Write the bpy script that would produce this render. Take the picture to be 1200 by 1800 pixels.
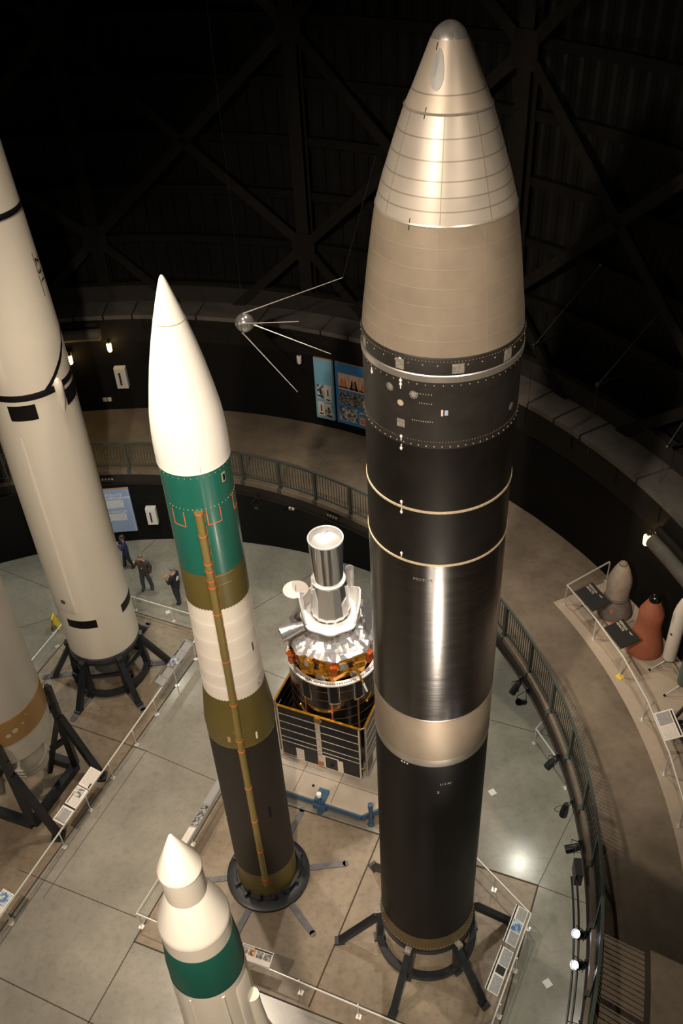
import bpy, math, random
from mathutils import Vector, Matrix
random.seed(7)
R = math.radians; PI = math.pi
C = bpy.context.scene.collection
for o in list(bpy.data.objects): bpy.data.objects.remove(o)

# ------------------------------------------------------------ camera, world, exposure
sc = bpy.context.scene
cam = bpy.data.cameras.new('camera'); co = bpy.data.objects.new('camera', cam); C.objects.link(co)
cam.sensor_fit = 'VERTICAL'; cam.sensor_height = 36; cam.lens = 32.4; cam.clip_end = 200
TH, RO = R(39.097), R(-3.309)
F_ = Vector((0, math.cos(TH), -math.sin(TH))); R_ = Vector((1, 0, 0)); U_ = R_.cross(F_)
R2 = math.cos(RO)*R_ + math.sin(RO)*U_; U2 = -math.sin(RO)*R_ + math.cos(RO)*U_
co.matrix_world = Matrix(((R2.x, U2.x, -F_.x, 0), (R2.y, U2.y, -F_.y, 0), (R2.z, U2.z, -F_.z, 24.4), (0, 0, 0, 1)))
sc.camera = co
w = bpy.data.worlds.new('world'); sc.world = w; w.use_nodes = True
w.node_tree.nodes['Background'].inputs[0].default_value = (1, .9, .78, 1)
w.node_tree.nodes['Background'].inputs[1].default_value = 0.006
sc.view_settings.view_transform = 'Standard'; sc.view_settings.look = 'None'
sc.view_settings.exposure = 0.10; sc.view_settings.gamma = 1.0; sc.view_settings.use_curve_mapping = False

WARM = (1, .84, .67); COOL = (1, .99, .84); NEUT = (1, .90, .78)
def spot(name, loc, aim, watts, ang=50, blend=.6, size=.25, col=WARM, spec=1.0):
    l = bpy.data.lights.new(name, 'SPOT'); l.energy = watts; l.spot_size = R(ang); l.spot_blend = blend
    l.shadow_soft_size = size; l.color = col; l.specular_factor = spec
    o = bpy.data.objects.new(name, l); C.objects.link(o); o.location = loc
    o.rotation_euler = (Vector(aim)-Vector(loc)).to_track_quat('-Z', 'Y').to_euler(); return o
def area(name, loc, aim, watts, size, col=COOL):
    l = bpy.data.lights.new(name, 'AREA'); l.shape = 'DISK'; l.size = size; l.energy = watts; l.color = col
    o = bpy.data.objects.new(name, l); C.objects.link(o); o.location = loc
    o.rotation_euler = (Vector(aim)-Vector(loc)).to_track_quat('-Z', 'Y').to_euler(); return o
K = 1.0
# ceiling floodlights of the hall, plus added fill spots
spot('overhead_spot', (-6.5, -1.0, 27), (-.9, 13.2, 15.5), 15500*K, 52, .9, .35)
spot('overhead_spot', (5.5, 0.5, 27), (.2, 13, 13), 5000*K, 48, .9, .35)
spot('overhead_spot', (-2.0, -2.0, 28), (-2.3, 7.0, 10), 26000*K, 26, .9, .4)  # fill added to brighten the front rocket, no known fixture
spot('overhead_spot', (-6.4, 20.3, 25), (-3.0, 12, 0), 7500*K, 84, .9, .35)
spot('overhead_spot', (1.5, 25.5, 25), (-1.5, 12.5, 0), 5500*K, 60, .9, .3)
spot('overhead_spot', (-16, 6, 25), (-8.5, 14, 0), 12500*K, 54, .9, .35)
spot('overhead_spot', (-3, -1.5, 26), (-8.5, 22, 8), 13500*K, 36, .9, .35)
spot('overhead_spot', (2.5, 9.0, 26), (7.0, 15.2, 6.3), 2100*K, 28, .7, .15)
spot('overhead_spot', (-9.5, 17.5, 24.5), (6.0, 6.2, 6.3), 9500*K, 24, .8, .05)
spot('overhead_spot', (-10, 4, 26), (9.5, 17, 15), 1500*K, 60, 1, .3)  # wide fill added to lift the dark right-hand wall, not a known lamp
spot('satellite_flood', (3.4, 12.5, 26), (-.3, 18, 5.0), 15000*K, 13, .6, .15, (1, .95, .88))
# uplights clamped to the gallery edge near the viewer
CX, CY = -8.211, 12.053
spot('gallery_uplight', (1.3, 3.0, 5.4), (1.6, 12, 13.0), 4200*K, 36, .8, .30)
spot('gallery_uplight', (-1.2, 1.4, 5.4), (1.6, 12, 16.5), 500*K, 38, .8, .22)
spot('gallery_uplight', (3.4, 6.3, 5.4), (-2.6, 14, 12), 700*K, 40, .8, .2)
# cool lamps under the gallery deck
for az in (20, 44, 66, 88, 110, 134, -4, -24):
    a = R(az); area('aisle_downlight', (CX+14.6*math.cos(a), CY+14.6*math.sin(a), 5.78),
                    (CX+14.2*math.cos(a), CY+14.2*math.sin(a), 0), 95*K, .35)

# ------------------------------------------------------------ materials
M = {}
def mat(name, col, rough=.5, metal=0, var=0, vs=4.0, bump=0, bs=30, col2=None, spec=.5, emit=None, es=1, stretch=(1, 1, 1), coat=0):
    if name in M: return M[name]
    m = bpy.data.materials.new(name); m.use_nodes = True; nt = m.node_tree; b = nt.nodes['Principled BSDF']
    b.inputs['Base Color'].default_value = (*col, 1); b.inputs['Roughness'].default_value = rough
    b.inputs['Metallic'].default_value = metal; b.inputs['Specular IOR Level'].default_value = spec
    if coat: b.inputs['Coat Weight'].default_value = coat; b.inputs['Coat Roughness'].default_value = .15
    if emit: b.inputs['Emission Color'].default_value = (*emit, 1); b.inputs['Emission Strength'].default_value = es
    if var or bump or col2:
        tc = nt.nodes.new('ShaderNodeTexCoord'); mp = nt.nodes.new('ShaderNodeMapping')
        mp.inputs['Scale'].default_value = stretch; nt.links.new(tc.outputs['Object'], mp.inputs[0])
    if var or col2:
        n = nt.nodes.new('ShaderNodeTexNoise'); n.inputs['Scale'].default_value = vs; n.inputs['Detail'].default_value = 6
        n.inputs['Roughness'].default_value = .6
        nt.links.new(mp.outputs[0], n.inputs['Vector'])
        r = nt.nodes.new('ShaderNodeValToRGB'); r.color_ramp.elements[0].position = .3; r.color_ramp.elements[1].position = .7
        c2 = col2 or tuple(min(1, c*(1+var)) for c in col)
        c1 = col if col2 else tuple(c*(1-var) for c in col)
        r.color_ramp.elements[0].color = (*c1, 1); r.color_ramp.elements[1].color = (*c2, 1)
        nt.links.new(n.outputs[0], r.inputs[0]); nt.links.new(r.outputs[0], b.inputs['Base Color'])
        if var:
            mr = nt.nodes.new('ShaderNodeMapRange'); mr.inputs[3].default_value = rough*.8; mr.inputs[4].default_value = min(1, rough*1.2)
            nt.links.new(n.outputs[0], mr.inputs[0]); nt.links.new(mr.outputs[0], b.inputs['Roughness'])
    if bump:
        n2 = nt.nodes.new('ShaderNodeTexNoise'); n2.inputs['Scale'].default_value = bs; n2.inputs['Detail'].default_value = 4
        nt.links.new(mp.outputs[0], n2.inputs['Vector'])
        bm = nt.nodes.new('ShaderNodeBump'); bm.inputs['Strength'].default_value = bump; bm.inputs['Distance'].default_value = .02
        nt.links.new(n2.outputs[0], bm.inputs['Height']); nt.links.new(bm.outputs[0], b.inputs['Normal'])
    M[name] = m; return m

def concrete(name, ca, cb, cc, rough):
    m = mat(name, ca, rough); nt = m.node_tree; b = nt.nodes['Principled BSDF']
    tc = nt.nodes.new('ShaderNodeTexCoord')
    n1 = nt.nodes.new('ShaderNodeTexNoise'); n1.inputs['Scale'].default_value = .55; n1.inputs['Detail'].default_value = 7; n1.inputs['Roughness'].default_value = .62
    n2 = nt.nodes.new('ShaderNodeTexNoise'); n2.inputs['Scale'].default_value = 5; n2.inputs['Detail'].default_value = 8; n2.inputs['Roughness'].default_value = .7
    for n in (n1, n2): nt.links.new(tc.outputs['Object'], n.inputs['Vector'])
    r1 = nt.nodes.new('ShaderNodeValToRGB'); r1.color_ramp.elements[0].position = .35; r1.color_ramp.elements[1].position = .65
    r1.color_ramp.elements[0].color = (*ca, 1); r1.color_ramp.elements[1].color = (*cb, 1)
    r2 = nt.nodes.new('ShaderNodeValToRGB'); r2.color_ramp.elements[0].position = .25; r2.color_ramp.elements[1].position = .52
    r2.color_ramp.elements[0].color = (*cc, 1); r2.color_ramp.elements[1].color = (1, 1, 1, 1)
    mx = nt.nodes.new('ShaderNodeMixRGB'); mx.blend_type = 'MULTIPLY'; mx.inputs[0].default_value = .8
    nt.links.new(n1.outputs[0], r1.inputs[0]); nt.links.new(n2.outputs[0], r2.inputs[0])
    nt.links.new(r1.outputs[0], mx.inputs[1]); nt.links.new(r2.outputs[0], mx.inputs[2]); nt.links.new(mx.outputs[0], b.inputs['Base Color'])
    mr = nt.nodes.new('ShaderNodeMapRange'); mr.inputs[3].default_value = rough*.7; mr.inputs[4].default_value = rough*1.4
    nt.links.new(n1.outputs[0], mr.inputs[0]); nt.links.new(mr.outputs[0], b.inputs['Roughness'])
    return m
concrete('floor_grey', (.195, .185, .155), (.265, .25, .21), (.72, .71, .68), .21)
concrete('floor_tan', (.160, .122, .082), (.255, .205, .145), (.50, .45, .38), .42)
concrete('deck_brown', (.125, .10, .073), (.21, .172, .127), (.68, .66, .62), .45)
mat('deck_pale', (.42, .35, .27), .6, var=.08, vs=3)
mat('joint', (.045, .03, .02), .9)
mat('black_wall', (.0042, .0040, .0038), .75, var=.15, vs=1, spec=.15)
mat('hall_metal', (.0070, .0066, .006), .6, var=.25, vs=1.2, spec=.12)
mat('girder', (.0095, .0085, .0075), .6, var=.2, spec=.15)
mat('ledge', (.08, .073, .063), .7, var=.3, vs=1.5)
mat('black_steel', (.012, .014, .018), .42, var=.2, vs=6, spec=.5)
mat('fascia', (.014, .011, .009), .5)
mat('rail_green', (.045, .062, .056), .42)
mat('chrome', (.72, .70, .66), .22, 1)
mat('rail_alu', (.74, .72, .68), .35, .35)
mat('strap', (.10, .10, .11), .55, var=.3, vs=6)

# ------------------------------------------------------------ mesh builder
class MB:
    def __init__(s): s.v = []; s.f = []; s.m = []
    def add(s, vs, fs, mi=0):
        n = len(s.v); s.v += [tuple(v) for v in vs]; s.f += [tuple(n+i for i in f) for f in fs]; s.m += [mi]*len(fs); return s
    def frame(s, c, ax, ay, az, mi=0):
        c = Vector(c); P = [c+a*ax+b*ay+d*az for d in (-1, 1) for a, b in ((-1, -1), (1, -1), (1, 1), (-1, 1))]
        return s.add(P, [(0, 3, 2, 1), (4, 5, 6, 7), (0, 1, 5, 4), (1, 2, 6, 5), (2, 3, 7, 6), (3, 0, 4, 7)], mi)
    def box(s, c, size, rz=0, mi=0):
        a = R(rz); ca, sa = math.cos(a), math.sin(a)
        return s.frame(c, Vector((ca, sa, 0))*size[0]/2, Vector((-sa, ca, 0))*size[1]/2, Vector((0, 0, size[2]/2)), mi)
    def beam(s, p, q, w_, h_, mi=0, up=(0, 0, 1)):
        p = Vector(p); q = Vector(q); d = (q-p); L = d.length; d.normalize(); u = Vector(up)
        sd = d.cross(u)
        if sd.length < 1e-3: sd = d.cross(Vector((1, 0, 0)))
        sd.normalize(); uu = sd.cross(d)
        return s.frame((p+q)/2, sd*w_/2, d*L/2, uu*h_/2, mi)
    def tube(s, p, q, r1, r2=None, n=12, mi=0, cap=True):
        r2 = r1 if r2 is None else r2; p = Vector(p); q = Vector(q); d = (q-p).normalized()
        a = d.cross(Vector((0, 0, 1)))
        if a.length < 1e-3: a = Vector((1, 0, 0))
        a.normalize(); b = d.cross(a)
        V = [c+(a*math.cos(2*PI*i/n)+b*math.sin(2*PI*i/n))*r for c, r in ((p, r1), (q, r2)) for i in range(n)]
        Fc = [(i, n+i, n+(i+1) % n, (i+1) % n) for i in range(n)]
        if cap: Fc += [tuple(range(n)), tuple(range(2*n-1, n-1, -1))]
        return s.add(V, Fc, mi)
    def path(s, pts, r, n=8, mi=0, closed=False):
        pts = [Vector(p) for p in pts]; V = []; N = len(pts)
        for i, p in enumerate(pts):
            d = (pts[min(i+1, N-1)]-pts[max(i-1, 0)]).normalized(); a = d.cross(Vector((0, 0, 1)))
            if a.length < 1e-3: a = Vector((1, 0, 0))
            a.normalize(); b = d.cross(a)
            V += [p+(a*math.cos(2*PI*k/n)+b*math.sin(2*PI*k/n))*r for k in range(n)]
        Fc = [(i*n+k, (i+1)*n+k, (i+1)*n+(k+1) % n, i*n+(k+1) % n) for i in range(N-1) for k in range(n)]
        Fc += [tuple(range(n-1, -1, -1)), tuple(range((N-1)*n, N*n))]
        return s.add(V, Fc, mi)
    def lathe(s, cx, cy, prof, n=96, mi=0, a0=0, a1=360, axis=None):
        """prof: (r, z[, material of the band below this point])"""
        full = abs(a1-a0) >= 359.9; cols = n if full else n+1
        V = []; Fc = []; Mi = []
        for r, z, *_ in prof:
            for i in range(cols):
                a = R(a0+(a1-a0)*i/n); V.append((cx+r*math.cos(a), cy+r*math.sin(a), z))
        base = len(s.v)
        for j in range(len(prof)-1):
            mm = prof[j][2] if len(prof[j]) > 2 else mi
            for i in range(n):
                k = (i+1) % cols if full else i+1
                Fc.append((j*cols+i, j*cols+k, (j+1)*cols+k, (j+1)*cols+i)); Mi.append(mm)
        if prof[-1][1] < prof[0][1]: Fc = [f[::-1] for f in Fc]
        s.v += V; s.f += [tuple(base+i for i in f) for f in Fc]; s.m += Mi; return s
    def sector(s, cx, cy, r0, r1, z0, z1, a0=0, a1=360, n=96, mi=0):
        """ring segment of rectangular section"""
        full = abs(a1-a0) >= 359.9; cols = n if full else n+1; V = []
        for i in range(cols):
            a = R(a0+(a1-a0)*i/n); c_, s_ = math.cos(a), math.sin(a)
            V += [(cx+r*c_, cy+r*s_, z) for r, z in ((r0, z0), (r1, z0), (r1, z1), (r0, z1))]
        Fc = []
        for i in range(n):
            k = (i+1) % cols
            for e in range(4): Fc.append((i*4+e, k*4+e, k*4+(e+1) % 4, i*4+(e+1) % 4))
        Fc = [f[::-1] for f in Fc]
        if not full: Fc += [(0, 1, 2, 3), (n*4+3, n*4+2, n*4+1, n*4)]
        return s.add(V, Fc, mi)
    def patch(s, cx, cy, rf, az0, az1, z0, z1, t=.006, mi=0, n=8, m=1):
        """thin shell on a body of revolution"""
        V = []; 
        for j in range(m+1):
            z = z0+(z1-z0)*j/m; r = rf(z) if callable(rf) else rf
            for i in range(n+1):
                a = R(az0+(az1-az0)*i/n)
                for rr in (r-.01, r+t): V.append((cx+rr*math.cos(a), cy+rr*math.sin(a), z))
        W = (n+1)*2; Fc = []
        for j in range(m):
            for i in range(n):
                a = j*W+i*2; Fc.append((a+1, a+3, a+W+3, a+W+1))
        for i in range(n):
            Fc.append((i*2, i*2+2, i*2+3, i*2+1)); b = m*W+i*2; Fc.append((b+1, b+3, b+2, b))
        for j in range(m):
            a = j*W; Fc.append((a, a+1, a+W+1, a+W)); b = j*W+n*2; Fc.append((b+1, b, b+W, b+W+1))
        return s.add(V, Fc, mi)
    def ball(s, c, r, n=16, mi=0, sx=1, sy=1, sz=1, t0=-90, t1=90):
        V = []; m = n//2+1
        for j in range(m+1):
            t = R(t0+(t1-t0)*j/m)
            for i in range(n):
                a = 2*PI*i/n; V.append((c[0]+r*sx*math.cos(t)*math.cos(a), c[1]+r*sy*math.cos(t)*math.sin(a), c[2]+r*sz*math.sin(t)))
        return s.add(V, [(j*n+i, j*n+(i+1) % n, (j+1)*n+(i+1) % n, (j+1)*n+i) for j in range(m) for i in range(n)], mi)
    def prism(s, pts, z0, z1, mi=0):
        n = len(pts); V = [(x, y, z0) for x, y in pts]+[(x, y, z1) for x, y in pts]
        return s.add(V, [tuple(range(n-1, -1, -1)), tuple(range(n, 2*n))]+[(i, (i+1) % n, n+(i+1) % n, n+i) for i in range(n)], mi)
    def build(s, name, mats, parent=None, smooth=True, ang=32):
        if not isinstance(mats, (list, tuple)): mats = [mats]
        me = bpy.data.meshes.new(name); me.from_pydata(s.v, [], s.f)
        for x in mats: me.materials.append(M[x] if isinstance(x, str) else x)
        me.polygons.foreach_set('material_index', s.m); me.update(); me.validate()
        if smooth: me.shade_smooth(); me.set_sharp_from_angle(angle=R(ang))
        o = bpy.data.objects.new(name, me); C.objects.link(o)
        if parent is not None:
            o.parent = parent
            if parent.type == 'EMPTY': o.matrix_parent_inverse = Matrix.Translation(-Vector(parent.location))
        return o
def thing(name, label, cat, loc, group=None):
    o = bpy.data.objects.new(name, None); C.objects.link(o); o.location = loc; o.empty_display_size = .2
    o['label'] = label; o['category'] = cat
    if group: o['group'] = group
    return o
def tag(o, label, cat, group=None):
    o['label'] = label; o['category'] = cat
    if group: o['group'] = group
    return o
def struct(o): o['kind'] = 'structure'; return o
def stuff(o): o['kind'] = 'stuff'; return o
def copy_tree(o, parent=None):
    c = o.copy(); C.objects.link(c)
    if parent is not None: c.parent = parent
    for ch in list(o.children): copy_tree(ch, c)
    return c
def text_mesh(s, size, ext=.001, align='LEFT'):
    cu = bpy.data.curves.new('t', 'FONT'); cu.body = s; cu.size = size; cu.align_x = align; cu.resolution_u = 2
    o = bpy.data.objects.new('t', cu); C.objects.link(o)
    bpy.context.view_layer.update()
    me = bpy.data.meshes.new_from_object(o.evaluated_get(bpy.context.evaluated_depsgraph_get()))
    V = [tuple(v.co) for v in me.vertices]; Fc = [tuple(p.vertices) for p in me.polygons]
    bpy.data.objects.remove(o); bpy.data.meshes.remove(me); return V, Fc
def text_plane(mb, s, size, org, ux, uy, mi=0, align='LEFT', off=.002):
    V, Fc = text_mesh(s, size, align=align); ux = Vector(ux); uy = Vector(uy); n = ux.cross(uy)*off; org = Vector(org)
    mb.add([org+ux*x+uy*y+n for x, y, z in V], Fc, mi)
def text_cyl(mb, s, size, cx, cy, rf, az, z, rot=0, mi=0, off=.006):
    V, Fc = text_mesh(s, size); c_, s_ = math.cos(R(rot)), math.sin(R(rot)); out = []
    for x, y, _ in V:
        u, v = x*c_-y*s_, x*s_+y*c_; zz = z+v; r = (rf(zz) if callable(rf) else rf)+off; a = R(az)+u/r
        out.append((cx+r*math.cos(a), cy+r*math.sin(a), zz))
    mb.add(out, Fc, mi)
def interp(tab):
    def f(z):
        t = sorted(tab)
        if z <= t[0][0]: return t[0][1]
        for (a, b), (c, d) in zip(t, t[1:]):
            if z <= c: return b+(d-b)*(z-a)/(c-a)
        return t[-1][1]
    return f
def pol(az, r, z, cx=CX, cy=CY): return Vector((cx+r*math.cos(R(az)), cy+r*math.sin(R(az)), z))

# ------------------------------------------------------------ the hall
RW, RD, HD = 16.92, 13.08, 6.34
fl = MB(); fl.lathe(CX, CY, [(0.001, 0), (19, 0)], 128)
fl.f = [f[::-1] for f in fl.f]
struct(fl.build('floor', 'floor_grey', smooth=False))
pads = MB()
pads.prism([(-10.75, 11.1), (-4.97, 23.35), (-9.45, 25.5), (-15.1, 13.2)], .0, .004)
pads.prism([(-6.25, 12.2), (-4.05, 16.95), (4.84, 13.12), (2.6, 8.35)], .0, .004)
pads.prism([(-3.9, 17.2), (-2.2, 20.4), (2.6, 18.2), (1.1, 14.9)], .0, .004)
struct(pads.build('floor', 'floor_tan', smooth=False))
jn = MB()
def joint(p, q, w_=.035): jn.beam((p[0], p[1], .004), (q[0], q[1], .004), w_, .006)
for p, q, w_ in (((-10.75, 11.1), (-4.97, 23.35), .04), ((-4.97, 23.35), (-9.45, 25.5), .04), ((-9.45, 25.5), (-11.9, 20.0), .04),
              ((-9.64, 19.76), (-6.72, 18.42), .03), ((-6.72, 18.42), (-4.05, 16.95), .015), ((-4.05, 16.95), (4.84, 13.12), .05), ((4.84, 13.12), (6.2, 12.45), .015),
              ((.62, 15.02), (-1.55, 10.25), .04), ((4.84, 13.12), (2.6, 8.35), .04), ((4.84, 13.12), (7.2, 16.6), .014),
              ((-12, 12.55), (-6.6, 9.95), .025), ((-9.9, 14.5), (-6.27, 12.87), .02), ((-6.25, 12.2), (-7.4, 9.55), .025),
              ((-6.25, 12.2), (-4.05, 16.95), .04), ((-6.25, 12.2), (2.6, 8.35), .04), ((4.2, 18.97), (8, 17.3), .015),
              ((-5, 23.4), (-.4, 27.0), .015), ((-3.6, 21.9), (-1.3, 20.5), .012), ((-14.5, 28.1), (-11.4, 26.3), .015), ((-12.5, 24.2), (-9.4, 25.3), .015),
              ((-8.3, 27.9), (-7.5, 29.2), .015), ((-6.72, 18.42), (-9.0, 13.6), .012)):
    joint(p, q, w_)
struct(jn.build('trim_1', 'joint', smooth=False))
wl = MB(); wl.lathe(CX, CY, [(RW, 0), (RW, 10.0)], 96); wl.f = [f[::-1] for f in wl.f]
struct(wl.build('wall_lower', 'black_wall'))
# faint panel joints of the lower wall
pj = MB()
pj.sector(CX, CY, RW-.012, RW, 1.9, 1.91, 0, 360, 96)
for a in range(0, 360, 9): pj.box(pol(a, RW-.005, 5), (.012, .012, 10), a)
struct(pj.build('trim_2', 'girder', smooth=False))
# gallery deck
dk = MB(); dk.sector(CX, CY, RD, RW, HD-.16, HD, 0, 360, 160)
struct(dk.build('floor', 'deck_brown', ang=20))
fs = MB(); fs.sector(CX, CY, RD+.0, RD+.05, HD-.52, HD-.16, 0, 360, 160); fs.sector(CX, CY, RD-.03, RD+.2, HD-.56, HD-.52, 0, 360, 160)
fs.sector(CX, CY, RD+.05, RW, HD-.5, HD-.46, 0, 360, 160)
struct(fs.build('trim_3', 'fascia', ang=20))
# ledge on top of the lower wall, in slabs with gaps
lg = MB(); a = -60
while a < 300:
    wdt = 7.4 if int((a+60)/9.3) % 3 else 3.2
    lg.sector(CX, CY, RW-.12, 17.85, 10.0, 10.15, a, min(a+wdt, 300), 6); a += wdt+.22
struct(lg.build('trim_4', 'ledge', ang=20))
lf = MB(); lf.sector(CX, CY, RW-.10, RW+.02, 9.15, 10.0, 0, 360, 96)
for a in range(-60, 300, 6): lf.box(pol(a, RW-.12, 9.75), (.02, .05, .5), a)
struct(lf.build('trim_5', 'girder', ang=20))
mat('curb', (.022, .0195, .0165), .5, var=.2, spec=.3)
cb = MB(); cb.sector(CX, CY, 17.85, 18.0, 10.0, 10.72, 0, 360, 96); cb.sector(CX, CY, 17.8, 18.05, 10.72, 10.76, 0, 360, 96)
struct(cb.build('trim_6', 'curb', ang=20))
# outer corrugated shell
RO_ = 18.75
ow = MB(); N = 1440; V = []
for z in (8, 31):
    for i in range(N):
        rr = RO_+(.05 if (i//3) % 2 else 0); V.append(pol(i*360/N, rr, z))
ow.add(V, [(i, N+i, N+(i+1) % N, (i+1) % N) for i in range(N)])
struct(ow.build('wall_outer', 'hall_metal', smooth=False))
ce = MB(); ce.lathe(CX, CY, [(.01, 33), (19.2, 31)], 96)
struct(ce.build('ceiling', 'hall_metal', smooth=False))
gt = MB()
for k in range(12):
    z = 10.45+1.68*k; gt.sector(CX, CY, 18.5, 18.72, z-.03, z+.14, 0, 360, 120); gt.sector(CX, CY, 18.46, 18.5, z-.1, z+.16, 0, 360, 120)
struct(gt.build('trim_7', 'hall_metal', ang=20))
cl = MB()
for k in range(-4, 12):
    az = 19.5+23*k
    for rr, wd in ((18.05, .42), (18.4, .42)): cl.box(pol(az, rr, 19.4), (.03, wd, 23.2), az)
    cl.box(pol(az, 18.22, 19.4), (.34, .03, 23.2), az)
    # gusset plates and diagonals
    for z in (12.35, 18.8, 25.2): cl.box(pol(az, 18.02, z), (.03, .8, .9), az)
    for z0, z1 in ((8.2, 12.35), (12.35, 18.8), (18.8, 25.2)):
        lo = z0 if z0 > 9 else 5.9
        for (p, q) in (((az, lo), (az+23, z1)), ((az, z1), (az+23, lo))):
            P = pol(p[0], 18.1, p[1]); Q = pol(q[0], 18.1, q[1])
            cl.beam(P, Q, .05, .30, 0, up=(0, 0, 1)); 
            nrm = (P-Vector((CX, CY, P.z))).normalized()
            cl.beam(P+nrm*.1, Q+nrm*.1, .22, .03, 0)
struct(cl.build('trim_8', 'girder', smooth=False))

# outrigger arms with tie cables on the outer frame
def outrigger(A, T, top, lab):
    t = thing('wall_outrigger', lab, 'bracket', A)
    m_ = MB(); m_.tube(A, T, .03, .03, 8); m_.ball(T, .07, 8); m_.build('arm', 'black_steel', t)
    m_ = MB(); m_.tube(T, top, .008, .008, 6); m_.ball(T, .05, 8); m_.ball(top, .04, 8); m_.build('cable', 'strap', t)
    m_ = MB(); m_.tube(T, (T[0], T[1], 10.2), .006, .006, 6); m_.build('hanger_wire', 'black_steel', t)
outrigger((7.25, 22.6, 12.47), (5.21, 21.02, 12.47), (7.0, 22.1, 14.1), 'steel arm with tie cable right of the tall bare-metal nose cone, uppermost of three')
outrigger((8.6, 20.35, 12.29), (6.45, 19.27, 12.29), (8.15, 20.1, 14.0), 'steel arm with slanting tie cable on the dark wall above the lit ledge')
outrigger((9.2, 18.2, 11.3), (7.9, 17.9, 11.3), (8.9, 18.3, 13.2), 'steel arm with tie cable nearest the right edge of the picture')

# ducts lying along the wall
def duct(az0, az1, z, lab):
    t = thing('wall_duct', lab, 'duct', pol(az0, 16.6, z))
    m_ = MB(); m_.path([pol(az0+(az1-az0)*i/14, 16.62, z) for i in range(15)], .2, 16); m_.build('casing', 'ledge', t)
    m_ = MB(); m_.path([pol(az0+(az1-az0)*i/14, 16.72, z+.33) for i in range(15)], .12, 12); m_.build('upper_pipe', 'girder', t)
duct(17.3, -6, 9.1, 'grey round duct curving along the wall beside the lower right yellow lamp')
duct(96, 89, 9.55, 'grey duct on the dark wall above the left yellow lamp')

# ------------------------------------------------------------ gallery railing
gr = thing('gallery_railing', 'dark green steel railing curving along the edge of the upper gallery', 'railing', pol(40, RD+.1, HD))
A0, A1 = -38, 122
rr = RD+.08
m_ = MB(); m_.sector(CX, CY, rr-.03, rr+.03, HD+1.03, HD+1.08, A0, A1, 150); m_.build('top_rail', 'rail_green', gr, ang=20)
m_ = MB(); m_.sector(CX, CY, rr-.02, rr+.02, HD+.12, HD+.16, A0, A1, 150); m_.build('bottom_rail', 'rail_green', gr, ang=20)
pp = MB(); pp.box((0, 0, .5), (.07, .09, 1.1)); pp.box((-.04, 0, -.06), (.16, .12, .16))
post0 = None; picks = []
az = -38.0; posts = []
while az <= 122: posts.append(az); az += 5.83
off = 20.67-min(posts, key=lambda a: abs(a-20.67)); posts = [p+off for p in posts]
for a in posts:
    if post0 is None: o = post0 = pp.build('post', 'rail_green', gr, smooth=False); o.matrix_parent_inverse = Matrix.Translation(-Vector(gr.location))
    else: o = post0.copy(); C.objects.link(o)
    o.location = pol(a, rr, HD); o.rotation_euler = (0, 0, R(a))
    for k in range(1, 13): picks.append(a+5.83*k/13)
picks = [p for p in picks if p < A1]
near = sorted(picks, key=lambda a: abs(a-8 if a > 8 else (8-a)*.7) if a < 75 else 200)[:100]
pk = MB(); pk.box((0, 0, .6), (.016, .016, .9)); p0 = None
for a in near:
    if p0 is None: o = p0 = pk.build('picket', 'rail_green', gr, smooth=False)
    else: o = p0.copy(); C.objects.link(o)
    o.location = pol(a, rr, HD); o.rotation_euler = (0, 0, R(a))
m_ = MB()
for a in picks:
    if a not in near: m_.box(pol(a, rr, HD+.6), (.016, .016, .9), a)
stuff(m_.build('picket', 'rail_green', gr, smooth=False))

# ------------------------------------------------------------ floor barriers
def barrier(name, pts, posts, z, lab, yaw, extra=None, H=.70, double=False):
    t = thing('barrier_rail', lab, 'barrier', (*pts[0], z))
    m_ = MB(); m_.path([(x, y, z+H) for x, y in pts], .026, 10)
    m_.build('handrail', 'rail_alu', t)
    for x, y in posts:
        m_ = MB(); m_.tube((x, y, z), (x, y, z+H), .02, .02, 10); p = m_.build('post', 'rail_alu', t)
        m_ = MB(); m_.box((x, y, z+.006), (.13, .13, .012), yaw); m_.build('foot_plate', 'foot', p, smooth=False)
    return t
mat('foot', (.75, .73, .68), .35, .6)
mat('foot_yellow', (.85, .6, .05), .5)
barrier('A', [(-10.6, 11.0), (-4.96, 23.47)], [(-10.25, 11.75), (-9.72, 12.9), (-8.7, 15.15), (-8.15, 16.35), (-7.64, 17.47), (-7.07, 18.69), (-6.54, 19.87), (-5.99, 21.08), (-5.45, 22.25)], 0,
        'long straight silver rail in front of the two left rockets', 65)
barrier('B', [(-4.96, 23.47), (-9.5, 25.62)], [(-5.0, 23.4), (-6.44, 24.19), (-7.94, 24.89), (-9.4, 25.55)], 0, 'silver rail behind the black-striped white rocket, nearest the visitors', 65)
barrier('C', [(-9.5, 25.62), (-11.7, 20.4)], [(-10.57, 23.26), (-11.2, 21.7)], 0, 'silver rail between the two left rockets, by the yellow object', 65)
barrier('D', [(-3.7, 17.5), (-6.11, 12.61), (2.5, 8.6)], [(-3.9, 17.1), (-4.9, 15.0), (-6.1, 12.6), (-3.2, 11.27), (-1.75, 10.62), (-.3, 9.95), (1.1, 9.3)], 0,
        'silver corner rail around the green rocket, running behind the front nose cone', 65)
barrier('E', [(2.3, 14.9), (4.36, 11.97), (2.5, 8.6)], [(2.75, 14.25), (3.61, 13.07), (4.33, 11.93), (3.79, 10.85), (3.19, 9.76), (2.6, 8.8)], 0, 'silver rail wrapping the right side of the tall black rocket', 62)
barrier('F', [(6.7, 18.9), (5.68, 17.88), (6.26, 16.25), (6.9, 14.5)], [(5.68, 17.86), (6.3, 16.17)], 0, 'silver rail half hidden under the gallery edge', 20)
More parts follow.
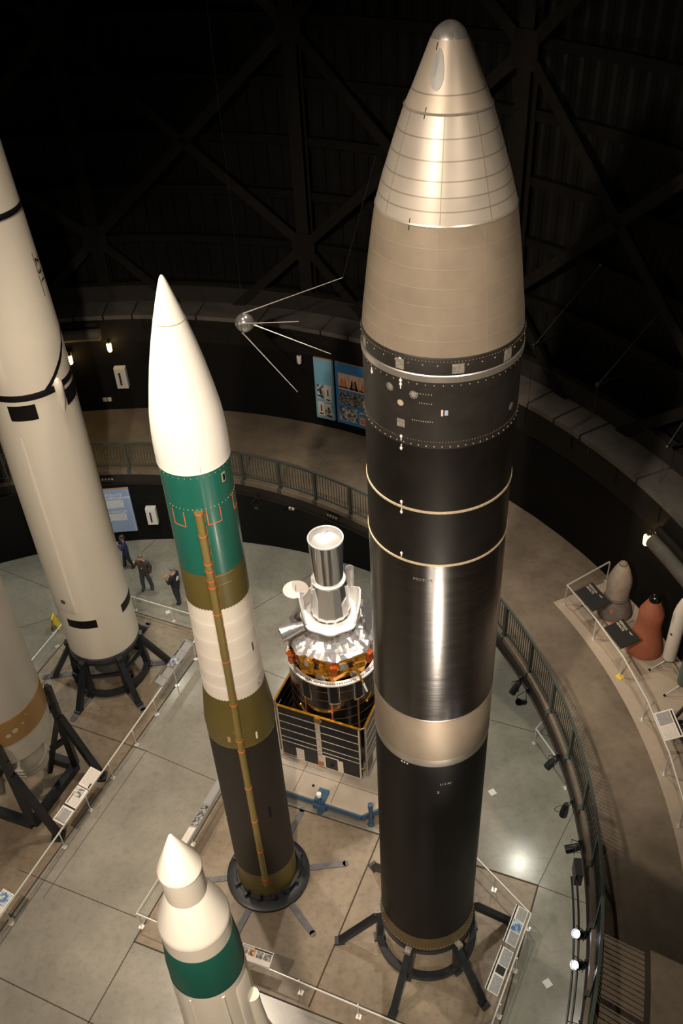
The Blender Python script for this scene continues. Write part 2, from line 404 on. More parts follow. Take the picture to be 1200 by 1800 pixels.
tg = barrier('G', [(7.27, 18.52), (5.92, 17.7), (6.37, 16.39), (6.71, 15.07), (6.9, 13.74), (6.95, 12.21), (6.87, 10.9), (6.6, 9.5)],
        [(7.27, 18.48), (5.92, 17.68), (6.37, 16.37), (6.71, 15.05), (6.89, 13.73), (6.94, 12.19), (6.86, 10.88)], HD, 'bent silver rail on the gallery in front of the nose cones', 10)
m_ = MB(); m_.box((6.71, 15.05, HD+.014), (.17, .17, .012), 30); m_.build('yellow_plate', 'foot_yellow', tg, smooth=False)

# ------------------------------------------------------------ information panels
def stripes(name, c1, c2, sc_, axis='Y'):
    if name in M: return M[name]
    m = mat(name, c1, .5); nt = m.node_tree; b = nt.nodes['Principled BSDF']
    tc = nt.nodes.new('ShaderNodeTexCoord'); wv = nt.nodes.new('ShaderNodeTexNoise'); wv.inputs['Scale'].default_value = sc_; wv.inputs['Detail'].default_value = 2
    nt.links.new(tc.outputs['Object'], wv.inputs['Vector'])
    r = nt.nodes.new('ShaderNodeValToRGB'); r.color_ramp.elements[0].position = .42; r.color_ramp.elements[1].position = .58
    r.color_ramp.elements[0].color = (*c1, 1); r.color_ramp.elements[1].color = (*c2, 1)
    nt.links.new(wv.outputs[0], r.inputs[0]); nt.links.new(r.outputs[0], b.inputs['Base Color']); return m
mat('board_white', (.74, .68, .62), .5); mat('board_black', (.006, .006, .0065), .5, spec=.25); mat('board_grey', (.22, .215, .21), .5)
stripes('print_grey', (.20, .195, .19), (.36, .35, .34), 60)
stripes('print_pale', (.52, .47, .43), (.72, .66, .60), 60)
stripes('photo_dark', (.03, .03, .03), (.33, .31, .29), 14)
stripes('photo_blue', (.03, .12, .35), (.45, .50, .50), 10)
stripes('photo_warm', (.02, .02, .02), (.75, .38, .12), 12)
stripes('photo_bw', (.08, .08, .08), (.62, .60, .56), 9)
def info_panel(a, b, depth, z, lab, fields, side=1, base='board_white', tilt=18, name='information_panel', title=None, cat='sign'):
    """board running from a to b along the rail, reaching `depth` away from it; fields: (u0,u1,v0,v1,material)"""
    a = Vector((*a, z)); b = Vector((*b, z)); u = b-a; L = u.length; u.normalize(); n = Vector((0, 0, 1)).cross(u)*side
    v = (n*math.cos(R(tilt))+Vector((0, 0, 1))*math.sin(R(tilt))); nn = u.cross(v)*side
    t = thing(name, lab, cat, (a+b)/2)
    m_ = MB(); m_.frame(a+u*L/2+v*depth/2, u*L/2, v*depth/2, nn*.012); m_.build('board', base, t, smooth=False)
    for (u0, u1, v0, v1, mt, nm) in fields:
        m_ = MB(); m_.frame(a+u*L*(u0+u1)/2+v*depth*(v0+v1)/2+nn*.013, u*L*(u1-u0)/2, v*depth*(v1-v0)/2, nn*.003)
        m_.build(nm, mt, t, smooth=False)
    if title:
        for s_, size, uu, vv, mt, fl in title:
            m_ = MB(); text_plane(m_, s_, size, a+u*L*uu+v*depth*vv+nn*.017, u*fl, v*fl*(1 if side > 0 else 1), 0, off=0)
            m_.build('lettering', mt, t, smooth=False)
    for f in (.15, .85):
        m_ = MB(); m_.tube(a+u*L*f+v*.1-nn*.012, a+u*L*f-Vector((0, 0, .12)), .012, .012, 6); m_.build('bracket', 'rail_alu', t)
    return t
T_, P_ = 'text_block', 'photo'
info_panel((-8.60, 15.38), (-7.80, 17.16), .38, .74, 'pale board on the long rail beside the copper-banded rocket stand', [
    (.02, .05, .05, .95, 'board_grey', 'edge'), (.04, .24, .1, .78, 'print_grey', T_), (.27, .30, 0, 1, 'board_black', 'gap'), (.05, .24, .83, .88, 'board_black', 'heading'),
    (.32, .48, .12, .75, 'print_pale', T_), (.32, .5, .83, .90, 'board_black', 'heading'), (.47, .62, .25, .95, 'photo_bw', P_), (.64, .655, 0, 1, 'board_black', 'gap'), (.7, .98, .1, .9, 'print_pale', T_), (.67, .76, .08, .2, 'board_black', 'caption')])
info_panel((-6.28, 20.42), (-5.42, 22.32), .34, .74, 'grey board with small colour photos on the long rail beside the white rocket', [
    (.01, .14, .1, .9, 'print_grey', T_), (.17, .36, .08, .8, 'print_grey', T_), (.17, .37, .86, .95, 'board_black', 'heading'), (.38, .48, .1, .95, 'photo_dark', P_), (.49, .58, .1, .95, 'photo_blue', P_),
    (.6, .75, .08, .8, 'print_grey', T_), (.6, .75, .86, .96, 'board_black', 'heading'), (.77, .95, .08, .8, 'print_grey', T_), (.77, .96, .86, .95, 'board_black', 'heading')], base='board_grey')
info_panel((-9.80, 12.78), (-9.55, 13.32), .36, .74, 'small board with a colour photo at the left edge of the picture', [(.03, .3, .1, .9, 'print_pale', T_), (.32, .95, .1, .95, 'photo_blue', P_)])
info_panel((-5.25, 14.42), (-4.20, 16.72), .32, .74, 'long pale board on the rail left of the green rocket, seen edge-on', [
    (.03, .3, .1, .85, 'print_pale', T_), (.33, .6, .1, .9, 'photo_dark', P_), (.62, .97, .1, .85, 'print_grey', T_)], side=-1, base='board_grey')
info_panel((-3.30, 11.26), (-2.50, 10.94), .36, .74, 'pale board with four dark photos behind the front nose cone', [
    (.02, .22, .4, .8, 'photo_dark', P_), (.25, .47, .36, .8, 'photo_warm', P_), (.5, .71, .36, .8, 'photo_dark', P_), (.74, .96, .36, .8, 'photo_dark', P_), (.4, .98, .84, .95, 'board_black', 'heading'), (.02, .4, .84, .95, 'print_grey', T_)])
info_panel((3.13, 9.93), (3.72, 10.97), .36, .74, 'grey board with a black photo on the rail right of the black rocket', [
    (.02, .38, .05, .72, 'print_grey', T_), (.42, .6, .1, .75, 'board_black', P_), (.62, .98, .05, .72, 'print_grey', T_), (.0, 1, .84, .94, 'board_black', 'heading')])
info_panel((3.78, 11.08), (4.30, 12.02), .36, .74, 'grey board with a blue photo on the rail right of the black rocket', [
    (.02, .33, .05, .72, 'print_grey', T_), (.35, .64, .08, .78, 'photo_blue', P_), (.66, .98, .05, .72, 'print_grey', T_), (.0, 1, .84, .94, 'board_black', 'heading')])
for (a, b, lab) in (((6.03, 17.36), (6.31, 16.60), 'black board with white lettering beside the grey-brown nose cone'), ((6.46, 16.02), (6.68, 15.28), 'black board with white lettering beside the brick-red nose cone')):
    info_panel(b, a, .55, HD+.78, lab, [], base='board_black', side=-1, tilt=12, title=[
        ('REENTRY', .085, .98, .86, 'board_white', -1), ('VEHICLE', .085, .98, .70, 'board_white', -1), ('1960s', .06, .45, .86, 'board_white', -1)])
info_panel((6.94, 12.52), (6.92, 13.30), .42, HD+.74, 'grey and white board on the gallery rail at the right edge', [
    (.05, .48, .06, .78, 'print_pale', T_), (.52, .95, .06, .78, 'print_grey', T_), (.05, .95, .84, .93, 'board_black', 'heading')], side=-1)

# ------------------------------------------------------------ the wall displays
mat('panel_blue', (.045, .24, .60), .45); mat('panel_teal', (.12, .32, .47), .45, col2=(.20, .42, .56), vs=1.3); mat('panel_edge', (.45, .25, .16), .6)
mat('panel_lav', (.30, .38, .58), .5); mat('white_ink', (.85, .83, .8), .5); mat('photo_sky', (.85, .60, .42), .5, var=.1, vs=5)
mat('flame', (.55, .10, .03), .5, col2=(.9, .4, .15), vs=12); mat('ink', (.006, .005, .006), .5, spec=.25)
def wall_panel(nm, az0, az1, z0, z1, mt, lab, cat='display board'):
    t = thing(nm, lab, cat, pol((az0+az1)/2, RW-.08, z0))
    m_ = MB(); m_.sector(CX, CY, RW-.10, RW-.004, z0, z1, az1, az0, 12); m_.build('board', mt, t, ang=20)
    m_ = MB(); m_.sector(CX, CY, RW-.10, RW-.004, z1, z1+.02, az1, az0, 12); m_.build('top_edge', 'panel_edge', t, ang=20)
    return t
def wphoto(t, az0, az1, z0, z1, mt, nm='photo', d=.108, tt=.01):
    m_ = MB(); m_.sector(CX, CY, RW-d, RW-.1, z0, z1, min(az0, az1), max(az0, az1), 4); return m_.build(nm, mt, t, ang=20)
t = wall_panel('display_board', 63.3, 60.97, 6.73, 9.08, 'panel_teal', 'narrow pale blue board with four small launch photos on the gallery wall')
for (a, b, z0, z1, mt) in ((63.05, 62.2, 7.55, 8.08, 'photo_bw'), (62.12, 61.2, 7.45, 8.1, 'photo_sky2'), (63.05, 62.2, 6.85, 7.4, 'photo_sky2'), (62.12, 61.2, 6.8, 7.35, 'photo_bw')):
    mat('photo_sky2', (.55, .50, .44), .5, col2=(.68, .62, .55), vs=3)
    p = wphoto(t, a, b, z0, z1, mt); c = (a+b)/2
    m_ = MB(); m_.box(pol(c, RW-.112, (z0+z1)/2+.03), (.006, .04, .26), c); m_.box(pol(c, RW-.112, z0+.08), (.006, .16, .05), c); m_.build('rocket_picture', 'ink', p, smooth=False)
t = wall_panel('display_board', 60.57, 52.4, 6.73, 9.1, 'panel_blue', 'wide bright blue board of launch and site photos on the gallery wall')
for i, a in enumerate((60.2, 58.85, 57.5, 56.15, 54.8)):
    p = wphoto(t, a, a-1.3, 8.1, 8.72, 'photo_sky'); c = a-.65
    m_ = MB()
    m_.box(pol(c, RW-.112, 8.2), (.006, .34, .05), c)
    for s_ in (-1, 1):
        for k in range(4): m_.box(pol(c+s_*(.33-.04*k), RW-.112, 8.2+.09*k), (.006, .09-.015*k, .1), c)
    m_.box(pol(c, RW-.114, 8.33), (.006, .03, .25), c)
    m_.build('blast_picture', ['ink', 'flame'][0] if i == 1 else 'flame', p, smooth=False)
    m_ = MB(); m_.box(pol(c, RW-.116, 8.19), (.006, .36, .04), c); m_.build('ground_line', 'ink', p, smooth=False)
wphoto(t, 60.2, 57.35, 7.52, 8.0, 'photo_dark'); wphoto(t, 57.2, 55.8, 7.52, 8.0, 'photo_bw'); wphoto(t, 55.6, 52.7, 7.52, 8.0, 'photo_dark')
wphoto(t, 60.2, 57.9, 6.86, 7.42, 'photo_bw'); p = wphoto(t, 57.6, 55.9, 6.86, 7.35, 'board_white')
wphoto(t, 57.5, 56.0, 7.14, 7.32, 'photo_blue', d=.114); wphoto(t, 57.5, 56.0, 6.9, 7.1, 'flame', d=.114)
wphoto(t, 55.6, 52.7, 6.86, 7.42, 'photo_dark')
t = wall_panel('exhibit_text_panel', 104.3, 90.3, .58, 2.73, 'panel_lav', 'large lavender blue text panel on the lower wall behind the white rocket')
# text on the visible right half: reads left to right towards smaller azimuth
def wall_text(t, s_, size, az, z, mt='white_ink'):
    V, Fc = text_mesh(s_, size); m_ = MB(); out = []
    for x, y, _ in V:
        a = R(az)-x/(RW-.104); out.append((CX+(RW-.104)*math.cos(a), CY+(RW-.104)*math.sin(a), z+y))
    m_.add(out, Fc); m_.build('lettering', mt, t, smooth=False)
wall_text(t, 'EARLY SATELLITE', .165, 95.6, 2.42); wall_text(t, 'LAUNCH PROGRAMS', .165, 95.6, 2.26)
wall_text(t, 'AND', .14, 94.6, 1.70); wall_text(t, 'LAUNCH VEHICLES', .155, 95.6, 1.57)
stripes('print_fine', (.42, .44, .52), (.78, .76, .76), 40)
for a0, z0, z1 in ((95.6, 1.82, 2.20), (95.6, 1.18, 1.52)):
    wphoto(t, a0, 91.3, z0, z1, 'print_fine', 'text_block', d=.105)
wphoto(t, 103.5, 97, 1.2, 2.4, 'print_fine', 'text_block', d=.105)

# extinguisher cabinets
mat('cabinet_white', (.62, .62, .58), .45); mat('red', (.20, .02, .02), .4); mat('glass_dark', (.02, .02, .022), .15)
def cabinet(az, z, lab):
    t = thing('extinguisher_cabinet', lab, 'cabinet', pol(az, RW-.12, z-.4), 'fire extinguisher cabinets')
    m_ = MB(); m_.box(pol(az, RW-.11, z), (.22, .40, .82), az); m_.build('case', 'cabinet_white', t, smooth=False)
    m_ = MB(); m_.box(pol(az, RW-.225, z), (.012, .34, .76), az); d = m_.build('door', 'cabinet_white', t, smooth=False)
    m_ = MB(); m_.box(pol(az+.1, RW-.234, z-.02), (.01, .07, .5), az); m_.build('window', 'glass_dark', d, smooth=False)
    for k in range(3):
        m_ = MB(); m_.box(pol(az+.1, RW-.241, z-.17+.15*k), (.006, .035, .06), az); m_.build('red_mark', 'red', d, smooth=False)
cabinet(87.75, 7.74, 'white extinguisher cabinet on the gallery wall below the left yellow lamp')
cabinet(87.85, 1.36, 'white extinguisher cabinet on the ground floor wall above the man in the dark sweater')

# wall lamps
mat('lamp_glow', (1, .8, .4), .4, emit=(1, .66, .22), es=7); mat('lamp_off', (.75, .68, .6), .4); mat('lamp_metal', (.02, .018, .015), .5)
def sconce(az, z, on, lab):
    t = thing('wall_lamp', lab, 'lamp', pol(az, RW-.1, z))
    m_ = MB(); m_.box(pol(az, RW-.05, z+.2), (.1, .16, .12), az); m_.box(pol(az, RW-.14, z+.17), (.16, .08, .05), az); m_.build('bracket', 'lamp_metal', t, smooth=False)
    c = pol(az, RW-.2, z); m_ = MB(); m_.lathe(c.x, c.y, [(.001, z-.17), (.05, z-.165), (.075, z-.12), (.085, z+.12), (.07, z+.14), (.001, z+.14)], 20)
    m_.build('lamp_shade', 'lamp_glow' if on else 'lamp_off', t)
    if on:
        l = bpy.data.lights.new('wall_lamp_light', 'POINT'); l.energy = 9; l.color = (1, .62, .2); l.shadow_soft_size = .08
        o = bpy.data.objects.new('wall_lamp_light', l); C.objects.link(o); o.location = pol(az, RW-.36, z)
sconce(88.33, 8.99, True, 'glowing yellow wall lamp between the two left rockets')
sconce(93.3, 8.6, True, 'glowing yellow wall lamp almost hidden behind the white rocket')
sconce(18.46, 8.83, True, 'glowing yellow wall lamp at the right, above the nose cones')
sconce(64.9, 8.98, False, 'unlit white wall lamp left of the blue boards')

mat('outlet', (.5, .48, .42), .5)
for az, z, lab in ((90.55, 6.78, 'left of two small wall outlet plates low on the gallery wall'), (89.95, 6.78, 'right of two small wall outlet plates low on the gallery wall')):
    m_ = MB(); m_.box((0, 0, 0), (.02, .14, .16)); m_.box((-.012, 0, .035), (.008, .05, .04)); m_.box((-.012, 0, -.035), (.008, .05, .04))
    o = m_.build('wall_outlet', 'outlet', smooth=False); o.location = pol(az, RW-.014, z); o.rotation_euler = (0, 0, R(az)); tag(o, lab, 'outlet')
for (x, y, s_, lab) in ((4.07, 16.16, .2, 'small square floor plate right of the tall black rocket'), (4.55, 10.49, .2, 'small square floor plate beside the lower right rail'), (-6.71, 24.68, .16, 'small square floor plate by the rail in front of the visitors')):
    m_ = MB(); m_.box((x, y, .006), (s_, s_, .012), 25); m_.box((x, y, .013), (s_*.7, s_*.7, .004), 25); tag(m_.build('floor_plate', 'cabinet_white', smooth=False), lab, 'floor plate')

# ------------------------------------------------------------ spotlights along the gallery edge
mat('lens_lit', (1, 1, 1), .3, emit=(.95, .95, 1), es=25); mat('lens_off', (.35, .35, .36), .1, 1)
def stage_light(az, z, aim, lit, lab, r=12.92, cable=False):
    p = pol(az, r, z); t = thing('stage_light', lab, 'lamp', p)
    d = (Vector(aim)-p).normalized()
    m_ = MB(); m_.tube(p-d*.16, p+d*.02, .08, .095, 16); m_.tube(p+d*.02, p+d*.16, .095, .095, 16, cap=False); m_.tube(p-d*.28, p-d*.16, .05, .08, 12); m_.build('housing', 'black_steel', t)
    m_ = MB(); m_.tube(p+d*.10, p+d*.12, .075, .075, 20); m_.build('lens', 'lens_lit' if lit else 'lens_off', t)
    m_ = MB(); top = pol(az, r+.12, HD-.5); side = d.cross(Vector((0, 0, 1))).normalized()*.14
    m_.path([p+side, p+side+Vector((0, 0, .12)), top, p-side+Vector((0, 0, .12)), p-side], .012, 6); m_.tube(top, top+Vector((0, 0, .12)), .03, .03, 8); m_.build('yoke', 'black_steel', t)
    if cable:
        m_ = MB(); m_.path([p-d*.25+Vector((-.25*math.sin(x*PI/8)*math.cos(R(az)), -.25*math.sin(x*PI/8)*math.sin(R(az)), .15*math.cos(x*PI/8)-.15)) for x in range(9)], .007, 6); m_.build('power_cable', 'black_steel', t)
MXC = (1.617, 12.02)
stage_light(-13.9, 5.72, (1.2, 8, 9.5), True, 'lit spotlight under the gallery edge, top of three at lower right')
stage_light(-16.6, 5.68, (.6, 7, 9.5), True, 'brightest lit spotlight under the gallery edge, middle of three at lower right')
stage_light(-21.8, 5.45, (.6, 6, 9), True, 'lit spotlight at the bottom right corner, lowest of three')
stage_light(15.6, 5.55, (1, 14, 0), False, 'large black spotlight under the gallery just right of the black rocket')
stage_light(13.9, 5.45, (3, 14, 7), False, 'shiny spotlight beside the large black one right of the black rocket')
stage_light(4.9, 5.6, (0, 12, 0), False, 'black spotlight with looped cable above the small rail', cable=True)
stage_light(-.6, 5.5, (4.4, 12, 0), False, 'small hanging spotlight with coiled cable on the gallery edge', cable=True)
stage_light(-5.0, 5.6, (0, 11, 4), False, 'black spotlight with looped cable halfway down the right gallery edge', cable=True)
stage_light(65.2, 5.55, (-2.5, 14, 18), False, 'shiny spotlight on the dark wall between green rocket and satellite')
m_ = MB(); m_.box(pol(-7.6, 12.95, 5.65), (.16, .4, .42), -7.6); tag(m_.build('junction_box', 'black_steel', smooth=False), 'black junction box on the gallery edge at right', 'electrical box')
t = thing('cable_conduit', 'pair of thin black conduits running down the right gallery edge', 'conduit', pol(-12, 12.9, 5.6))
for q, (r_, z_) in enumerate(((12.9, 5.75), (12.82, 5.6))):
    m_ = MB(); m_.path([pol(-8-i*1.2, r_, z_) for i in range(20)], .022, 8); m_.build('pipe', 'black_steel', t)

m_ = MB(); m_.box((0, 0, 0), (.1, .2, .12)); m_.ball((-.08, 0, 0), .06, 10, 1); o = m_.build('alarm_light', ['cabinet_white', 'red']); o.location = pol(68.03, RW-.06, 2.24); o.rotation_euler = (0, 0, R(68)); tag(o, 'tiny red and white alarm light on the dark lower wall left of the satellite', 'alarm')
for az, lab in ((52.6, 'row of four tiny pale sockets on the gallery edge behind the satellite'), (88.2, 'row of four tiny pale sockets on the gallery edge right of the white rocket')):
    m_ = MB(); m_.box((0, 0, 0), (.04, .5, .1))
    for k in range(4): m_.box((-.022, -.16+.107*k, 0), (.006, .05, .07), 0, 1)
    o = m_.build('socket_strip', ['lamp_metal', 'outlet'], smooth=False); o.location = pol(az, RD-.05, HD-.3); o.rotation_euler = (0, 0, R(az)); tag(o, lab, 'socket')

# ------------------------------------------------------------ rocket materials
mat('alu_nose', (.46, .395, .32), .45, .35, var=.07, vs=2.0, bump=.05, bs=6)
mat('alu_cone', (.42, .375, .32), .42, .35, var=.06, vs=2.5)
mat('alu_shroud', (.255, .207, .155), .5, .3, var=.14, vs=1.3)
mat('alu_band', (.50, .46, .41), .38, .8, var=.06, vs=3, stretch=(1, 1, .4))
mat('seam', (.24, .205, .165), .45, .35); mat('seam_hi', (.42, .37, .30), .35, .5)
mat('polished', (.62, .60, .57), .30, .72, var=.25, vs=9, stretch=(1, 1, .15))
mat('mx_black', (.016, .0135, .011), .52, var=.2, vs=3, spec=.55)
mat('mx_black2', (.0068, .0056, .0045), .5, var=.25, vs=2, spec=.22)
mat('mx_gloss', (.009, .007, .0058), .25, 0, var=.3, vs=2.2, bump=.10, bs=1.6, stretch=(.6, .6, 7), spec=.95)
mat('bronze', (.16, .115, .055), .4, .5, var=.1)
mat('tape', (.48, .39, .26), .5, .2); mat('white_paint', (.80, .77, .72), .35)
mat('grey_patch', (.20, .18, .155), .5, var=.4, vs=25)
mat('ivory', (.88, .85, .79), .33, coat=.25); mat('ivory_mid', (.80, .735, .645), .5, var=.02)
mat('green', (.012, .115, .085), .36, var=.05, vs=6, coat=.15); mat('olive', (.115, .088, .022), .42, var=.06, vs=5)
mat('olive_tunnel', (.20, .15, .045), .42, var=.05); mat('stage_brown', (.020, .0145, .011), .62, var=.25, vs=14, bump=.3, bs=60)
mat('orange_line', (.80, .13, .03), .5)

# ------------------------------------------------------------ tall black rocket with bare metal nose
mx, my = MXC
rm = interp([(1.4, 1.165), (17.75, 1.165), (17.9, 1.178), (18.26, 1.160), (18.6, 1.115), (18.94, 1.075), (19.5, .998), (19.84, .945), (20.02, .893), (20.18, .849), (20.36, .79), (20.76, .66), (21.08, .546), (21.27, .458), (21.53, .350), (21.82, .232)])
def body(mb, cx, cy, rf, z0, z1, mi=0, cuts=(), seam_mi=1, n=128, step=.25, sw=.008, dr=.0):
    zs = sorted(set([z0, z1]+[z for z in [z0+step*k for k in range(int((z1-z0)/step)+1)] if z0 < z < z1]))
    prof = []; 
    bands = []
    for c in cuts: bands += [(c-sw, c+sw)]
    pts = sorted(set(zs+[b for bb in bands for b in bb]))
    for z in pts:
        if z < z0 or z > z1: continue
        inb = any(a-1e-6 <= z < b-1e-6 for a, b in bands); prof.append((rf(z)+(0 if not inb else dr), z, seam_mi if inb else mi))
    mb.lathe(cx, cy, prof, n); return mb
def dots(mb, cx, cy, r, z, n, s_, mi=0, a0=0, a1=360):
    for i in range(n):
        a = a0+(a1-a0)*i/n; mb.box(pol(a, r, z, cx, cy), (s_*.5, s_, s_), a, mi)
mxr = thing('ballistic_missile', 'tallest rocket, black stages below a bare metal nose, on a black stand at right', 'rocket', (mx, my, 1.4))
m_ = MB(); m_.lathe(mx, my, [(.001, 21.995), (.06, 21.985), (.115, 21.96), (.165, 21.92), (.20, 21.88), (.222, 21.835), (.236, 21.80)], 96); m_.build('nose_tip', 'polished', mxr)
m_ = MB(); body(m_, mx, my, rm, 21.08, 21.82, 0, (21.27,), 1)
p = m_.build('nose_cap', ['alu_nose', 'seam'], mxr)
m_ = MB()
cen_az, cen_z = -121, 21.53; V = []; n = 40
for ring_ in (1.0, .92, 0.001):
    for i in range(n):
        a = 2*PI*i/n; z = cen_z+.215*math.sin(a)*ring_; r_ = rm(z)+.008+(1-ring_)*.004; V.append(pol(cen_az+math.cos(a)*13.5*ring_+(z-cen_z)*-12, r_, z, mx, my))
m_.add(V, [(j*n+i, j*n+(i+1) % n, (j+1)*n+(i+1) % n, (j+1)*n+i) for j in range(2) for i in range(n)])
mat('oval', (.30, .295, .28), .5, .1, col2=(.38, .37, .35), vs=5); m_.build('oval_hatch', 'oval', p)
m_ = MB()
for az, z0, z1 in ((-133, 21.72, 21.8), (-128, 21.02, 21.14), (-126.2, 19.78, 19.92)): m_.patch(mx, my, rm, az-.5*.5/rm(z0), az+.5*.5/rm(z0), z0, z1, .008, n=1)
m_.build('tick_mark', 'ink', p)
m_ = MB(); body(m_, mx, my, rm, 19.87, 21.08, 0, (20.82, 20.58, 20.36, 20.18, 20.02), 1)
for az in (-102, -153, -60): 
    for k in range(6): z0 = 19.88+.2*k; m_.patch(mx, my, rm, az, az+.6, z0, z0+.2, .003, 1, 1)
m_.build('cone_section', ['alu_cone', 'seam'], mxr)
m_ = MB(); m_.lathe(mx, my, [(rm(21.06)+.006, 21.06), (rm(21.06)+.01, 21.075), (rm(21.09)+.006, 21.09)], 96); m_.build('joint_ring', 'seam_hi', mxr)
m_ = MB(); m_.lathe(mx, my, [(rm(19.83)+.0, 19.83), (rm(19.85)+.008, 19.85), (rm(19.87)+.004, 19.87)], 96); m_.build('joint_ring', 'seam_hi', mxr)
m_ = MB(); body(m_, mx, my, rm, 18.13, 19.87, 0, (19.58, 19.32, 19.07, 18.83, 18.58, 18.36), 1, sw=.005)
for az in (-102, -66, -140): 
    for k in range(7): z0 = 18.14+.24*k; m_.patch(mx, my, rm, az, az+.35, z0, z0+.24, .002, 1, 1)
m_.build('shroud', ['alu_shroud', 'seam_hi'], mxr)
m_ = MB(); m_.lathe(mx, my, [(1.17, 17.86), (1.182, 17.87), (1.182, 18.1), (1.17, 18.13)], 128); g = m_.build('upper_ring', 'mx_black', mxr)
m_ = MB(); dots(m_, mx, my, 1.184, 18.08, 150, .008); dots(m_, mx, my, 1.186, 18.02, 36, .014); m_.build('rivet_row', 'tape', g, smooth=False)
for az, w_, h_ in ((-166.8, 3, .14), (-126.4, 3.2, .16), (-86.5, 4, .15), (-47.5, 3.8, .17)):
    m_ = MB(); m_.patch(mx, my, 1.182, az-w_, az+w_, 17.97-h_/2, 17.97+h_/2, .006); m_.build('cover_plate', 'grey_patch', g)
m_ = MB(); m_.lathe(mx, my, [(1.17, 17.745), (1.192, 17.755), (1.192, 17.85), (1.18, 17.865)], 128); m_.build('bright_ring', 'alu_band', mxr)
m_ = MB(); m_.lathe(mx, my, [(1.172, 16.64), (1.172, 17.75)], 128); g = m_.build('guidance_section', 'mx_black', mxr)
m_ = MB(); dots(m_, mx, my, 1.174, 17.70, 60, .013); dots(m_, mx, my, 1.174, 16.76, 170, .007); dots(m_, mx, my, 1.174, 16.68, 64, .016)
dots(m_, mx, my, 1.174, 17.55, 8, .012, 0, -117, -102); dots(m_, mx, my, 1.174, 17.4, 6, .012, 0, -112, -102); dots(m_, mx, my, 1.174, 17.1, 10, .012, 0, -117, -101)
m_.build('rivet_row', 'tape', g, smooth=False)
def disc_patch(mb, cx, cy, r, az, z, rad, n=20, t=.008, mi=0, r_in=0):
    V = []
    for q in ((rad), (rad if not r_in else r_in)):
        for i in range(n):
            a = 2*PI*i/n; V.append(pol(az+math.degrees(q*math.cos(a)/r), r+t, z+q*math.sin(a), cx, cy))
    if r_in: mb.add(V, [(i, (i+1) % n, n+(i+1) % n, n+i) for i in range(n)], mi)
    else: mb.add(V[:n], [tuple(range(n))], mi)
for az, z, nn in ((-135.1, 17.54, 8), (-116.2, 17.52, 8), (-37.5, 17.02, 10)):
    m_ = MB(); disc_patch(m_, mx, my, 1.172, az, z, .065, nn, r_in=.052); disc_patch(m_, mx, my, 1.172, az, z, .045, nn, .004); m_.build('round_hatch', 'grey_patch', g)
m_ = MB(); m_.patch(mx, my, 1.172, -129.2, -123, 16.93, 17.06, .006); m_.build('square_hatch', 'grey_patch', g)
m_ = MB(); disc_patch(m_, mx, my, 1.172, -126, 17.34, .05, t=.012); m_.build('port', 'tape', g)
m_ = MB(); m_.patch(mx, my, 1.172, -97.0, -95.6, 17.21, 17.31, .006, 0, 3); m_.patch(mx, my, 1.172, -94.6, -92.2, 17.22, 17.30, .006, 1, 3)
mat('flag_red', (.75, .45, .38), .5); mat('flag_blue', (.30, .42, .60), .5); m_.build('decal', ['flag_red', 'flag_blue'], g)
for az, z, up in ((-155, 17.62, 1), (-125.9, 17.72, 1), (-125.9, 17.62, -1), (-125.7, 16.74, -1), (-125.7, 16.57, 1), (-125.8, 15.52, -1), (-125.8, 15.36, 1), (-126, 14.46, -1), (-126.2, 18.02, -1)):
    mk = MB(); mk.patch(mx, my, 1.178, az-.3, az+.3, z-.05, z+.05, .006, n=1); mk.patch(mx, my, 1.178, az-.9, az+.9, z-.02*up-.012, z-.02*up+.02, .007, n=2)
    mk.build('arrow_mark', 'white_paint', g)
m_ = MB(); m_.lathe(mx, my, [(1.165, 14.35), (1.165, 16.64)], 128); s3 = m_.build('third_stage', 'mx_black2', mxr)
for z in (15.44, 14.35):
    m_ = MB(); m_.lathe(mx, my, [(1.165, z-.02), (1.178, z-.015), (1.178, z+.02), (1.165, z+.025)], 128); q = m_.build('clamp_ring', 'tape', mxr)
    m_ = MB(); dots(m_, mx, my, 1.179, z, 72, .010); m_.build('clamp_bolts', 'seam', q, smooth=False)
m_ = MB(); m_.lathe(mx, my, [(1.165, 10.41), (1.165, 14.35)], 128); s2 = m_.build('second_stage', 'mx_gloss', mxr)
m_ = MB(); text_cyl(m_, 'MOTOR', .09, mx, my, 1.165, -116, 13.98); m_.build('stencil', 'grey_patch', s2)
m_ = MB(); m_.lathe(mx, my, [(1.165, 8.97), (1.168, 8.98), (1.168, 9.18, 1), (1.168, 10.39), (1.165, 10.41)], 128); q = m_.build('interstage', ['alu_band', 'alu_shroud'], mxr)
m_ = MB(); dots(m_, mx, my, 1.17, 10.37, 150, .014); dots(m_, mx, my, 1.17, 9.0, 150, .010); m_.build('rivet_row', 'seam', q, smooth=False)
m_ = MB(); m_.lathe(mx, my, [(1.165, 1.95), (1.165, 8.97)], 128); s1 = m_.build('first_stage', 'mx_black2', mxr)
m_ = MB(); text_cyl(m_, 'U S AF', .085, mx, my, 1.165, -88, 8.36); text_cyl(m_, '3', .12, mx, my, 1.165, -91, 8.08); dots(m_, mx, my, 1.167, 8.92, 3, .03, 0, -127, -118); m_.build('stencil', 'white_paint', s1)
m_ = MB(); m_.lathe(mx, my, [(1.02, 1.40), (1.19, 1.41), (1.19, 1.50), (1.17, 1.55), (1.17, 1.95)], 128); q = m_.build('aft_ring', 'bronze', mxr)
m_ = MB(); dots(m_, mx, my, 1.195, 1.5, 90, .018); m_.build('bolt_row', 'tape', q, smooth=False)

